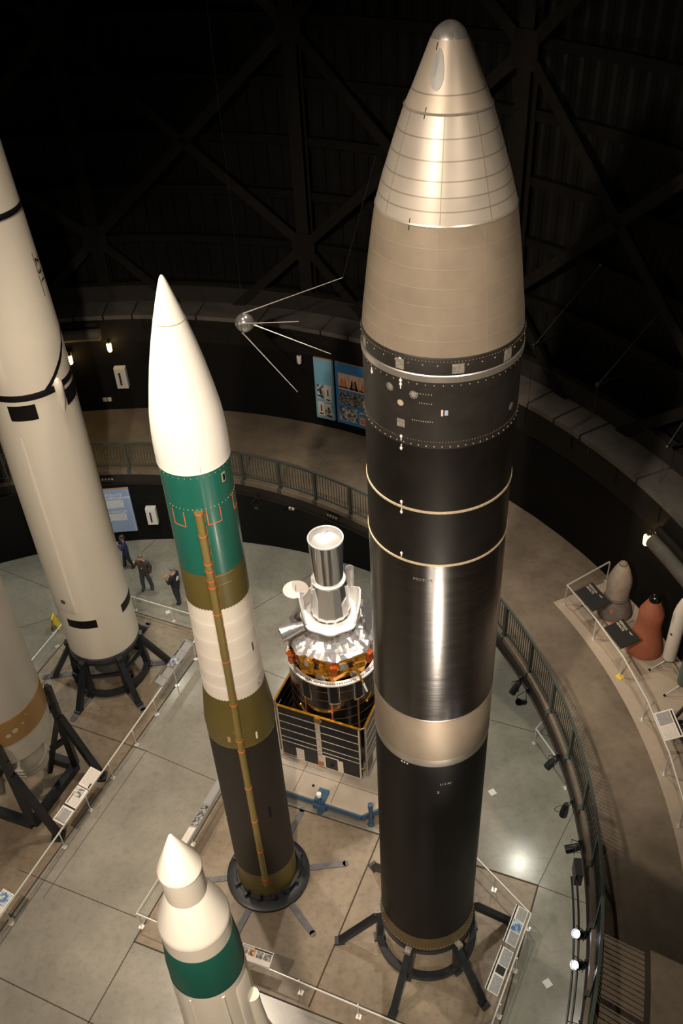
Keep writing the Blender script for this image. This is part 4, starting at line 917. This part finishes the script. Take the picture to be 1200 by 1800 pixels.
gold = foil(ss, 'gold_foil_bay', 'gold', [(1.22, 4.5), (1.24, 4.62), (1.3, 4.78), (1.28, 4.95), (1.32, 5.12), (1.33, 5.3), (1.36, 5.45)], rot=ROT, jit=.03, seed=3)
foil(ss, 'silver_foil_top', 'silver_foil', [(1.38, 5.40), (1.40, 5.48), (1.30, 5.52), (1.15, 5.56), (1.0, 5.58), (.85, 5.62), (.80, 5.85), (.74, 5.95)], rot=ROT, sub=8, jit=.035, seed=5)
rnd = random.Random(4)
for k in range(8):
    am = ROT+22.5+45*k
    for da, dz, w_, h_, mt, nm in ((-9, 5.15, .20, .22, 'silver_foil', 'radiator_plate'), (7, 4.7, .30, .10, 'grey_patch', 'lower_plate'), (2, 5.1, .16, .13, 'solar', 'sensor_plate')):
        c_ = pol(am+da, 1.27, dz, sx, sy); m_ = MB(); m_.box(c_, (.06, w_, h_), am); m_.build(nm, mt, ss, smooth=False)
for az, z in ((-150, 5.1), (-90, 5.22), (-44, 5.28), (-20, 5.2)):
    m_ = MB(); m_.box(pol(az, 1.36, z-.1, sx, sy), (.16, .16, .34), az); m_.box(pol(az, 1.38, z+.08, sx, sy), (.2, .19, .06), az); m_.build('copper_thruster', 'red_box', ss, smooth=False)
for az in (-117, -105):
    c_ = pol(az, 1.33, 5.2, sx, sy); m_ = MB(); m_.tube(c_, c_+Vector((0, 0, .12)), .09, .06, 10); m_.tube(c_-Vector((0, 0, .3)), c_, .03, .08, 8); m_.build('gold_thruster', 'gold', ss)
m_ = MB(); p0_ = pol(-66, 1.34, 5.2, sx, sy); m_.path([p0_, p0_+Vector((.12, -.08, -.3)), p0_+Vector((.24, -.16, -.62))], .035, 8); m_.tube(p0_+Vector((.24, -.16, -.62)), p0_+Vector((.34, -.22, -.92)), .035, .025, 8, 1); m_.build('sensor_arm', ['gold', 'sat_white'], ss)
# white sunshade
m_ = MB(); V = []
for i in range(49):
    a = ROT+i*7.5; k = .84+.03*math.cos(R(8*(a-ROT))); V.append(pol(a, k, 6.0, sx, sy))
m_.add([v for v in V[:48]]+[pol(ROT+i*7.5, .50, 6.0, sx, sy) for i in range(48)], [(i, (i+1) % 48, 48+(i+1) % 48, 48+i) for i in range(48)])
m_.add([v-Vector((0, 0, .05)) for v in V[:48]]+V[:48], [(i, (i+1) % 48, 48+(i+1) % 48, 48+i) for i in range(48)])
sh = m_.build('sunshade', 'sat_white', ss)
m_ = MB(); V = []
cols = [(-160, .1), (-168, .55), (-178, .78), (172, .70), (150, .5), (110, .45), (70, .45), (30, .5), (5, .68), (-8, .78), (-20, .55), (-30, .1)]
cols = [(-148, .04), (-158, .45), (-168, .82), (-182, .85), (-205, .5), (-240, .42), (-280, .42), (-320, .45), (-345, .72), (-358, .80), (-372, .5), (-388, .30), (-396, .04)]
for a, h in cols:
    for rr_ in (.78, .83): 
        V.append(pol(a, rr_, 6.0, sx, sy)); V.append(pol(a, rr_+.05*h, 6.0+h, sx, sy))
for i in range(len(cols)-1):
    a = i*4; b = a+4; m_.add([V[x] for x in (a, a+1, b, b+1, a+2, a+3, b+2, b+3)], [(0, 1, 3, 2), (4, 6, 7, 5), (1, 5, 7, 3)])
m_.build('sunshade_wing', 'sat_white', ss, ang=15)
m_ = MB(); m_.lathe(sx, sy, [(.57, 5.98), (.545, 6.2), (.47, 7.28)], 14); m_.lathe(sx, sy, [(.60, 5.99), (.58, 6.12), (.55, 6.14)], 40); m_.build('telescope_base', 'mirror', ss, ang=20)
m_ = MB(); m_.lathe(sx, sy, [(.43, 7.24), (.46, 7.25), (.465, 7.30), (.475, 7.33)], 48); m_.lathe(sx, sy, [(.475, 7.33), (.455, 7.31), (.41, 7.30)], 48); m_.build('telescope_collar', 'sat_white', ss)
m_ = MB(); m_.lathe(sx, sy, [(.405, 7.2), (.44, 8.0), (.472, 8.76)], 48); m_.build('telescope_tube', 'mirror', ss)
m_ = MB(); m_.lathe(sx, sy, [(.445, 8.78), (.47, 8.80), (.482, 8.78), (.478, 8.74)][::-1], 48); m_.build('tube_rim', 'sat_white', ss)
mat('tube_inner', (.62, .60, .57), .35, .5)
m_ = MB(); m_.lathe(sx, sy, [(.45, 8.78), (.40, 8.62), (.2, 8.55), (.01, 8.53)], 48); m_.f = [f[::-1] for f in m_.f]; lid = m_.build('aperture_cover', 'tube_inner', ss)
m_ = MB(); m_.tube((sx-.1, sy+.2, 8.66), (sx+.08, sy+.34, 8.72), .008, .008, 6); m_.build('handle', 'strap', lid)
# dish, horns
dc = Vector((sx-.95, sy+.5, 6.45)); m_ = MB(); m_.lathe(dc.x, dc.y, [(.001, dc.z), (.2, dc.z+.01), (.36, dc.z+.05), (.365, dc.z+.04), (.2, dc.z-.01), (.001, dc.z-.02)], 40); dsh = m_.build('dish_antenna', 'board_white', ss)
m_ = MB(); m_.tube(dc, dc+Vector((.02, 0, .22)), .007, .007, 6); m_.build('feed_rod', 'ink', dsh)
m_ = MB(); m_.tube(dc-Vector((0, 0, .02)), dc+Vector((.25, -.15, -1.1)), .03, .05, 8); m_.build('antenna_mast', 'gold', ss)
hc = pol(-158, 1.40, 5.85, sx, sy); hd = Vector((-.95, -.32, -.12)).normalized(); m_ = MB(); m_.tube(hc-hd*.55, hc+hd*.12, .12, .24, 24, cap=False); m_.tube(hc-hd*.55, hc+hd*.11, .10, .225, 24, cap=False); q = m_.build('side_telescope', 'silver_foil', ss)
m_ = MB(); m_.tube(hc+hd*.09, hc+hd*.105, .222, .222, 24); m_.build('dark_aperture', 'ink', q)
m_ = MB(); c_ = Vector((sx+.62, sy+.62, 6.1)); m_.tube(c_, c_+Vector((-.03, .0, 1.0)), .08, .12, 20, cap=False); m_.tube(c_, c_+Vector((-.02, 0, .55)), .1, .06, 12); m_.build('horn_antenna', 'board_white', ss)
m_ = MB(); m_.tube(c_+Vector((-.028, 0, .93)), c_+Vector((-.029, 0, .95)), .11, .11, 20); m_.build('horn_cover', 'strap', ss)
m_ = MB(); m_.add([pol(-30, 1.15, 5.6, sx, sy), pol(5, 1.3, 5.6, sx, sy), pol(30, 1.3, 5.7, sx, sy), pol(15, 1.0, 6.5, sx, sy), pol(-12, .9, 6.3, sx, sy)], [(0, 1, 3, 4), (1, 2, 3)]); m_.build('foil_flap', 'silver_foil', ss)
m_ = MB()
for a in range(0, 360, 45): m_.box(pol(a+20, 1.1, .62, sx, sy), (.2, .2, .28), a+20)
m_.sector(sx, sy, 1.0, 1.3, .5, .62, 0, 360, 48); m_.build('support_ring', 'strap', ss, smooth=False)

dl = thing('transport_dolly', 'blue framed wheeled dolly with pale deck carrying the satellite', 'dolly', (sx, sy, 0))
oc = [(1.67, 2.43), (2.43, 1.67), (2.43, -1.67), (1.67, -2.43), (-1.67, -2.43), (-2.43, -1.67), (-2.43, 1.67), (-1.67, 2.43)]
W3 = lambda u, n, z=0: SC+uR*u+nF*n+Vector((0, 0, z))
pts = [W3(a, b) for a, b in oc]
m_ = MB(); m_.prism([(v.x, v.y) for v in pts[::-1]], .44, .50); m_.build('deck', 'dolly_top', dl, smooth=False)
m_ = MB()
for i in range(8): m_.beam(pts[i]+Vector((0, 0, .37)), pts[(i+1) % 8]+Vector((0, 0, .37)), .08, .2)
for b in (-1.2, 1.2): m_.beam(W3(-2.3, b, .34), W3(2.3, b, .34), .12, .14); m_.beam(W3(b, -2.3, .34), W3(b, 2.3, .34), .12, .14)
m_.build('frame', 'dolly_blue', dl, smooth=False)
m_ = MB()
for u in (-.55, .65): 
    a, b = W3(u, .9, .504), W3(u+.02, 2.38, .504); m_.beam(a, b, .012, .006)
m_.beam(W3(-1.6, 1.62, .504), W3(1.9, 1.62, .504), .012, .006); m_.build('deck_seam', 'joint', dl, smooth=False)
for (u, n_) in ((.35, 2.45), (-1.25, 2.45), (1.92, 2.32), (2.4, 0), (-2.4, 0), (0, -2.4)):
    c_ = W3(u, n_); m_ = MB(); m_.tube(c_+Vector((0, 0, .08)), c_+Vector((0, 0, 1.0 if n_ < 2.4 else .8)), .06, .06, 12); m_.tube(c_, c_+Vector((0, 0, .08)), .11, .09, 12); j = m_.build('jack', 'dolly_blue', dl)
    m_ = MB(); m_.tube(c_+Vector((0, 0, .8)), c_+Vector((0, 0, .92 if n_ > 2.4 else 1.02)), .075, .075, 12); m_.build('jack_head', 'sat_white' if u == .35 else 'dolly_blue', j)
    if n_ > 2.4:
        m_ = MB(); m_.frame(c_-nF*.18+Vector((0, 0, .56)), uR*.16, nF*.22, Vector((0, 0, .05))); m_.frame(c_+Vector((0, 0, .3)), uR*.2, nF*.08, Vector((0, 0, .1))); m_.build('jack_bracket', 'dolly_blue', j, smooth=False)
for (u, n_) in ((-.55, 2.2), (-1.9, 2.0), (1.45, 2.2), (2.2, 1.6), (2.1, -1.6), (-2.1, -1.6)):
    c_ = W3(u, n_, .13); m_ = MB(); m_.tube(c_-uR*.05, c_+uR*.05, .13, .13, 20); m_.build('wheel', 'ink', dl)
m_ = MB(); c_ = W3(-.05, 2.0, .5); m_.tube(c_, c_+Vector((0, 0, .008)), .045, .045, 14); m_.build('deck_hole', 'ink', dl)

# ------------------------------------------------------------ small ball satellite hanging left of the black rocket
bx, by, bz = -2.49, 24.37, 11.89; B = Vector((bx, by, bz))
mat('ball_chrome', (.72, .71, .70), .22, .75)
sp = thing('ball_satellite', 'polished metal ball satellite with four long whip antennas hung in mid air', 'satellite', (bx, by, bz))
m_ = MB(); m_.ball(B, .285, 40); s_o = m_.build('sphere', 'ball_chrome', sp)
ring_n = Vector((1, -.35, .05)).normalized()
m_ = MB(); a_ = ring_n.cross(Vector((0, 0, 1))).normalized(); b_ = ring_n.cross(a_); m_.path([B+(a_*math.cos(2*PI*i/48)+b_*math.sin(2*PI*i/48))*.288 for i in range(49)], .008, 6); m_.build('seam_ring', 'strap', s_o)
for tip in ((2.92, .72, .89), (1.6, -.9, .40), (2.44, -.66, -.82), (1.42, -1.33, -1.63)):
    T2 = Vector(tip); d_ = T2.normalized()
    if T2.z > .8: st_ = Vector((.0, .0, .30))
    elif T2.z > 0: st_ = Vector((-.14, -.24, .10))
    elif T2.z > -1: st_ = Vector((.26, -.05, -.06))
    else: st_ = Vector((-.08, -.12, -.27))
    m_ = MB(); e = st_+(T2-st_)*.13; m_.tube(B+st_, B+e, .022, .018, 8); m_.tube(B+e, B+T2, .016, .010, 8); m_.tube(B+st_*.85, B+st_*1.05, .04, .03, 8); m_.build('antenna', 'rail_alu', sp)
m_ = MB(); m_.tube(B+Vector((2.92, .72, .89)), (bx+4.0, by+1.6, 15.9), .0025, .0025, 5); m_.tube(B+Vector((0, 0, .28)), (bx, by+.3, 24), .0015, .0015, 5); m_.build('hanging_wire', 'strap', sp)

# ------------------------------------------------------------ nose cones and small missiles on the gallery
mat('rv_stone', (.30, .25, .20), .75, var=.15, vs=6, bump=.4, bs=20); mat('rv_dark', (.15, .125, .11), .8, var=.25, vs=5, bump=.5, bs=18); mat('rv_red', (.33, .105, .055), .62, var=.1, vs=9, bump=.2, bs=30); mat('rv_mark', (.40, .12, .06), .7)
pf = MB(); pf.sector(CX, CY, 14.98, RW, HD, HD+.006, -30, 22.5, 60); struct(pf.build('floor', 'deck_pale', ang=20))
v1x, v1y = 7.17, 17.32
t = thing('nose_cone', 'grey-brown worn nose cone with a dark flared skirt on the gallery', 'nose cone', (v1x, v1y, HD))
m_ = MB(); m_.lathe(v1x, v1y, [(.46, HD+.01), (.475, HD+.06), (.43, HD+.25), (.36, HD+.45), (.315, HD+.56)], 56); q = m_.build('flared_skirt', 'rv_dark', t)
m_ = MB(); m_.lathe(v1x, v1y, [(.315, HD+.56), (.325, HD+.60), (.315, HD+.64), (.30, HD+.68)], 56); m_.build('waist_band', 'rv_dark', t)
m_ = MB(); m_.lathe(v1x, v1y, [(.30, HD+.68), (.315, HD+.95), (.32, HD+1.12), (.30, HD+1.25), (.22, HD+1.5), (.14, HD+1.68), (.10, HD+1.73)], 56); m_.build('upper_cone', 'rv_stone', t)
m_ = MB(); m_.lathe(v1x, v1y, [(.12, HD+1.70), (.10, HD+1.76), (.05, HD+1.80), (.001, HD+1.81)], 40); m_.build('blunt_tip', 'rv_dark', t)
m_ = MB(); m_.add([pol(-130, .415, HD+.42, v1x, v1y), pol(-112, .415, HD+.42, v1x, v1y), pol(-120, .455, HD+.27, v1x, v1y)], [(0, 1, 2)]); m_.build('red_triangle', 'rv_mark', q)
m_ = MB(); m_.patch(v1x, v1y, .475, -122, -100, HD+.02, HD+.07, .006); m_.build('rust_mark', 'rv_mark', q)
v2x, v2y = 7.58, 15.98
t = thing('nose_cone', 'brick-red flared nose cone with a glossy black tip on the gallery', 'nose cone', (v2x, v2y, HD))
m_ = MB(); m_.lathe(v2x, v2y, [(.47, HD+.01), (.485, HD+.05), (.46, HD+.2), (.40, HD+.45), (.335, HD+.72), (.31, HD+.86), (.312, HD+1.05), (.318, HD+1.25), (.30, HD+1.35), (.20, HD+1.58), (.14, HD+1.70)], 64); m_.build('cone_body', 'rv_red', t)
m_ = MB(); m_.lathe(v2x, v2y, [(.14, HD+1.69), (.13, HD+1.78), (.09, HD+1.84), (.04, HD+1.87), (.001, HD+1.875)], 40); mat('gloss_black', (.008, .008, .008), .1); m_.build('black_tip', 'gloss_black', t)
def small_missile(x, y, r_, h, nose, mt, lab, feet, mt2='strap', zb=.42):
    t = thing('display_missile', lab, 'missile', (x, y, HD))
    z = HD+zb; m_ = MB(); m_.lathe(x, y, [(r_*.9, z), (r_, z+.03), (r_, z+h-nose), (r_*.8, z+h-nose*.55), (r_*.4, z+h-nose*.1), (.001, z+h)], 40); q = m_.build('body', mt, t)
    m_ = MB(); m_.lathe(x, y, [(r_*.6, z-.06), (r_*.85, z-.04), (r_*.85, z)], 24); m_.build('base_collar', mt2, t)
    for fx_, fy_ in feet:
        m_ = MB(); m_.tube((x, y, z-.03), (fx_, fy_, HD+.03), .014, .014, 8); l = m_.build('leg', 'rail_alu', t)
        m_ = MB(); m_.ball((fx_, fy_, HD+.035), .035, 8); m_.build('rubber_foot', 'ink', l)
    return t, q
t, q = small_missile(7.93, 15.23, .165, 2.05, .5, 'ivory_mid', 'white slim missile on a small tripod beside the brick-red nose cone', [(7.5, 15.2), (8.2, 14.95), (8.1, 15.65)])
m_ = MB(); text_cyl(m_, 'U S AIR FORCE', .05, 7.93, 15.23, .165, -172, HD+2.05, -90); disc_patch(m_, 7.93, 15.23, .165, -150, HD+1.35, .04, t=.004); m_.build('marking', 'strap', q)
mat('green_dull', (.09, .16, .13), .5)
t, q = small_missile(8.02, 14.42, .15, 1.9, .5, 'green_dull', 'dull green missile on a tripod cut off by the right edge', [(7.62, 14.37), (8.25, 14.1), (8.2, 14.8)], mt2='red')
# black machine at the edge
t = thing('camera_tripod', 'black jointed frame on the gallery floor at the right edge, beyond the board', 'frame', (7.75, 13.5, HD))
A_ = Vector((7.42, 13.35, HD+.35))
m_ = MB(); m_.tube(A_, A_+Vector((.75, .55, .35)), .045, .045, 8); m_.build('strut', 'black_steel', t)
m_ = MB(); m_.tube(A_, A_+Vector((.85, -.05, -.1)), .045, .045, 8); m_.build('strut', 'black_steel', t)
m_ = MB(); m_.box(A_, (.2, .2, .16), 20); m_.box(A_+Vector((.12, -.12, -.1)), (.18, .12, .2), 20); m_.box(A_+Vector((.2, -.4, -.12)), (.16, .3, .18), 10); m_.tube(A_, A_-Vector((0, 0, .35)), .05, .06, 8); m_.build('hub', 'black_steel', t, smooth=False)

# yellow thing behind the white rocket
mat('yellow', (.75, .55, .03), .5)
t = thing('floor_sign', 'small yellow folded floor sign beside the rail behind the left rockets', 'sign', (-10.8, 24.2, 0))
for s_ in (-1, 1):
    m_ = MB(); m_.frame(Vector((-10.8+s_*.09, 24.2, .3)), Vector((0, .15, 0)), Vector((-s_*.08, 0, .3)), Vector((.01, 0, 0))); m_.build('leaf', 'yellow', t, smooth=False)

# ------------------------------------------------------------ visitors
mat('skin', (.50, .27, .19), .5); mat('sweater', (.045, .036, .032), .8, var=.15, vs=20); mat('jeans', (.035, .05, .075), .8, var=.15, vs=15); mat('black_cloth', (.010, .010, .012), .8); mat('navy', (.018, .028, .10), .8)
mat('dark_jeans', (.018, .022, .035), .8); mat('shoe', (.012, .011, .010), .5); mat('brown_shoe', (.10, .05, .03), .6); mat('hair_grey', (.12, .10, .085), .7); mat('hair_brown', (.05, .03, .02), .6); mat('cap_grey', (.13, .13, .125), .8, var=.2, vs=20); mat('folder', (.45, .25, .10), .6)
def person(loc, yaw, lab, jl, jr, top, legs, shoe, head_tilt=(0, 0), stance=.12, hair='hair_grey', lean=0, stride=0, ht=1.78, female=False, cap=False):
    """local frame: facing -Y, x to the figure's left; jl/jr = (elbow, wrist) of left/right arm"""
    k = ht/1.78
    J = {'pelvis': (0, 0, .95), 'belly': (0, -.01, 1.12), 'chest': (0, 0+lean*.4, 1.33), 'neck': (0, .01+lean, 1.50), 'head': (head_tilt[0]*.5, -.005+lean+head_tilt[1]*.5, 1.60), 'crown': (head_tilt[0], .01+lean+head_tilt[1], 1.71)}
    E = [('pelvis', 'belly'), ('belly', 'chest'), ('chest', 'neck'), ('neck', 'head'), ('head', 'crown')]
    rad = {'pelvis': (.165, .125), 'belly': (.16, .125), 'chest': (.175, .125), 'neck': (.06, .06), 'head': (.078, .09), 'crown': (.07, .085)}
    for s_, nm, (el, wr) in ((1, 'l', jl), (-1, 'r', jr)):
        J['sh'+nm] = (s_*.19, lean+.01, 1.43); J['el'+nm] = el; J['wr'+nm] = wr
        hd = (Vector(wr)-Vector(el)).normalized(); pm = Vector(wr)+hd*.055; J['pm'+nm] = tuple(pm)
        E += [('chest', 'sh'+nm), ('sh'+nm, 'el'+nm), ('el'+nm, 'wr'+nm), ('wr'+nm, 'pm'+nm)]
        rad['sh'+nm] = (.07, .07); rad['el'+nm] = (.05, .05); rad['wr'+nm] = (.032, .028); rad['pm'+nm] = (.038, .02)
        sd = hd.cross(Vector((0, 0, 1))); sd = sd.normalized() if sd.length > .1 else Vector((1, 0, 0)); cu = hd.cross(sd).normalized()
        for f_, (off_, ln) in enumerate(((-.03, .055), (-.01, .065), (.01, .06), (.03, .048))):
            a = 'f%d%s' % (f_, nm); b = a+'b'; J[a] = tuple(pm+sd*off_+hd*(.03+ln*.45)); J[b] = tuple(pm+sd*off_*.9+hd*(.03+ln*.8)+cu*.03)
            E += [('pm'+nm, a), (a, b)]; rad[a] = (.0095, .0095); rad[b] = (.0085, .0085)
        J['th'+nm] = tuple(Vector(wr)+hd*.035+sd*.05+cu*.012); E.append(('wr'+nm, 'th'+nm)); rad['th'+nm] = (.011, .011)
        sg = stride*s_
        J['hp'+nm] = (s_*.095, 0, .88); J['kn'+nm] = (s_*(stance*.9+.02), -.03+sg*.5, .49); J['an'+nm] = (s_*(stance+.02), .02+sg, .09); J['to'+nm] = (s_*(stance+.05), -.13+sg, .045); J['he'+nm] = (s_*(stance+.02), .06+sg, .045)
        E += [('pelvis', 'hp'+nm), ('hp'+nm, 'kn'+nm), ('kn'+nm, 'an'+nm), ('an'+nm, 'to'+nm), ('an'+nm, 'he'+nm)]
        rad['hp'+nm] = (.098, .10); rad['kn'+nm] = (.066, .068); rad['an'+nm] = (.05, .052); rad['to'+nm] = (.045, .035); rad['he'+nm] = (.04, .035)
    names = list(J); me = bpy.data.meshes.new('person'); me.from_pydata([Vector(J[n])*k for n in names], [(names.index(a), names.index(b)) for a, b in E], [])
    o = bpy.data.objects.new('person', me); C.objects.link(o)
    md = o.modifiers.new('s', 'SKIN'); sk = me.skin_vertices[0].data
    pass
    for i, n in enumerate(names):
        g_ = 1 if n[0] == 'f' or n[:2] in ('th', 'wr', 'pm') or n in ('head', 'crown', 'neck') else 1.3; sk[i].radius = (rad[n][0]*k*g_, rad[n][1]*k*g_); sk[i].use_root = (n == 'pelvis')
    md.use_smooth_shade = True; md.branch_smoothing = .3
    sb = o.modifiers.new('u', 'SUBSURF'); sb.levels = 2; sb.render_levels = 2
    bpy.context.view_layer.update()
    nm_ = bpy.data.meshes.new_from_object(o.evaluated_get(bpy.context.evaluated_depsgraph_get()))
    o.modifiers.clear(); o.data = nm_
    nm_.materials.clear()
    for x in ('skin', top, legs, shoe): nm_.materials.append(M[x])
    wl_, wr_ = Vector(jl[1])*k, Vector(jr[1])*k
    el_, er_ = Vector(jl[0])*k, Vector(jr[0])*k
    for p in nm_.polygons:
        c = p.center; z = c.z/k; m = 1
        if z > 1.50 and abs(c.x) < .13: m = 0
        elif z < .10: m = 3
        elif z < .90 and abs(c.x) < .26: m = 2
        if z > .7:
            for W_, E_ in ((wl_, el_), (wr_, er_)):
                ax_ = (W_-E_).normalized(); al_ = (c-W_).dot(ax_)
                if -.01 < al_ < .22 and ((c-W_)-ax_*al_).length < .085 and abs(c.x) > (.0 if W_.z > 1.0 else .2): m = 0
        p.material_index = m; p.use_smooth = True
    o.location = loc; o.rotation_euler = (0, 0, R(yaw)); tag(o, lab, 'person')
    H = Vector(J['crown'])*k; Hd = Vector(J['head'])*k
    # hair or cap
    m_ = MB(); m_.ball((H.x, H.y+.012, H.z-.005), .098, 18, 0, .88, 1.05, .85, -18 if not female else -55, 90)
    if female: m_.ball((H.x, H.y+.05, H.z-.10), .085, 14, 0, 1.0, .75, 1.25)
    h_ = m_.build('cap' if cap else 'hair', 'cap_grey' if cap else hair, o); h_.matrix_parent_inverse = Matrix.Identity(4)
    if cap:
        m_ = MB(); m_.ball((H.x, H.y-.09, H.z-.02), .07, 12, 0, 1, 1, .12); m_.build('cap_brim', 'cap_grey', h_)
    m_ = MB(); m_.ball((Hd.x, Hd.y-.092, Hd.z+.045), .016, 8, 0, .8, 1.2, 1.4); m_.build('nose', 'skin', o)
    for s_ in (-1, 1):
        m_ = MB(); m_.ball((Hd.x+s_*.077, Hd.y+.01, Hd.z+.045), .022, 8, 0, .4, .8, 1.3); m_.build('ear', 'skin', o)
        m_ = MB(); m_.ball((Hd.x+s_*.03, Hd.y-.082, Hd.z+.07), .009, 6); m_.build('eye', 'ink', o)
    m_ = MB(); m_.box((Hd.x, Hd.y-.083, Hd.z-.005), (.045, .01, .008)); m_.build('mouth', 'rv_mark', o, smooth=False)
    return o
# man in dark sweater: faces the camera, right hand holds a device to his cheek, left arm hangs
p2 = person((-7.6, 25.98, 0), -12, 'man in dark sweater and jeans facing the viewer, holding a device to his ear', ((.29, .03, 1.16), (.26, -.03, .92)), ((-.33, -.10, 1.24), (-.22, -.24, 1.46)), 'sweater', 'jeans', 'shoe', head_tilt=(0, -.02), stance=.13, stride=.06, ht=1.80)
m_ = MB(); m_.box((0, 0, 0), (.05, .06, .14)); m_.box((0, -.02, .09), (.055, .06, .06), 0, 1); o = m_.build('audio_guide', ['black_steel', 'yellow'], smooth=False)
o.location = Matrix.Rotation(R(-12), 3, 'Z') @ Vector((-.20, -.30, 1.56)) + Vector((-7.6, 25.98, 0)); o.rotation_euler = (R(-20), R(15), R(-12)); tag(o, 'black and yellow handheld device at the ear of the man in the dark sweater', 'device')
m_ = MB(); m_.box((.0, -.145, 1.24), (.03, .006, .035), 20); m_.box((.02, -.14, 1.02), (.025, .006, .025)); m_.build('white_badge', 'white_paint', p2, smooth=False)
# man in black jacket: turned away to the left, both hands in front with a folder
p3 = person((-6.33, 25.18, 0), -118, 'man in black jacket with grey cap turned left, holding a brown folder', ((.27, -.06, 1.14), (.12, -.30, 1.10)), ((-.27, -.06, 1.14), (-.10, -.31, 1.10)), 'black_cloth', 'dark_jeans', 'shoe', head_tilt=(0, -.035), stance=.1, stride=.10, ht=1.78, cap=True)
m_ = MB(); disc = MB()
V = [(.0+.085*math.cos(a*PI/8), .137+.012, 1.30+.10*math.sin(a*PI/8)) for a in range(16)]
m_.add(V, [tuple(range(16))]); m_.build('back_emblem', 'cabinet_white', p3)
m_ = MB(); m_.box((0, 0, 0), (.2, .02, .26)); m_.box((0, -.012, 0), (.16, .004, .22), 0, 1); o = m_.build('folder', ['folder', 'panel_edge'], smooth=False); o.location = Matrix.Rotation(R(-118), 3, 'Z') @ Vector((.02, -.43, 1.18)) + Vector((-6.33, 25.18, 0)); o.rotation_euler = (R(-50), 0, R(-118)); tag(o, 'brown folder held by the man in the black jacket', 'folder')
p1 = person((-8.52, 27.32, 0), -70, 'woman in navy top partly hidden by the white rocket, hands raised to her face', ((.25, -.16, 1.18), (.08, -.24, 1.42)), ((-.25, -.16, 1.18), (-.06, -.24, 1.42)), 'navy', 'dark_jeans', 'brown_shoe', head_tilt=(0, -.03), stance=.09, stride=.16, hair='hair_brown', ht=1.68, female=True)
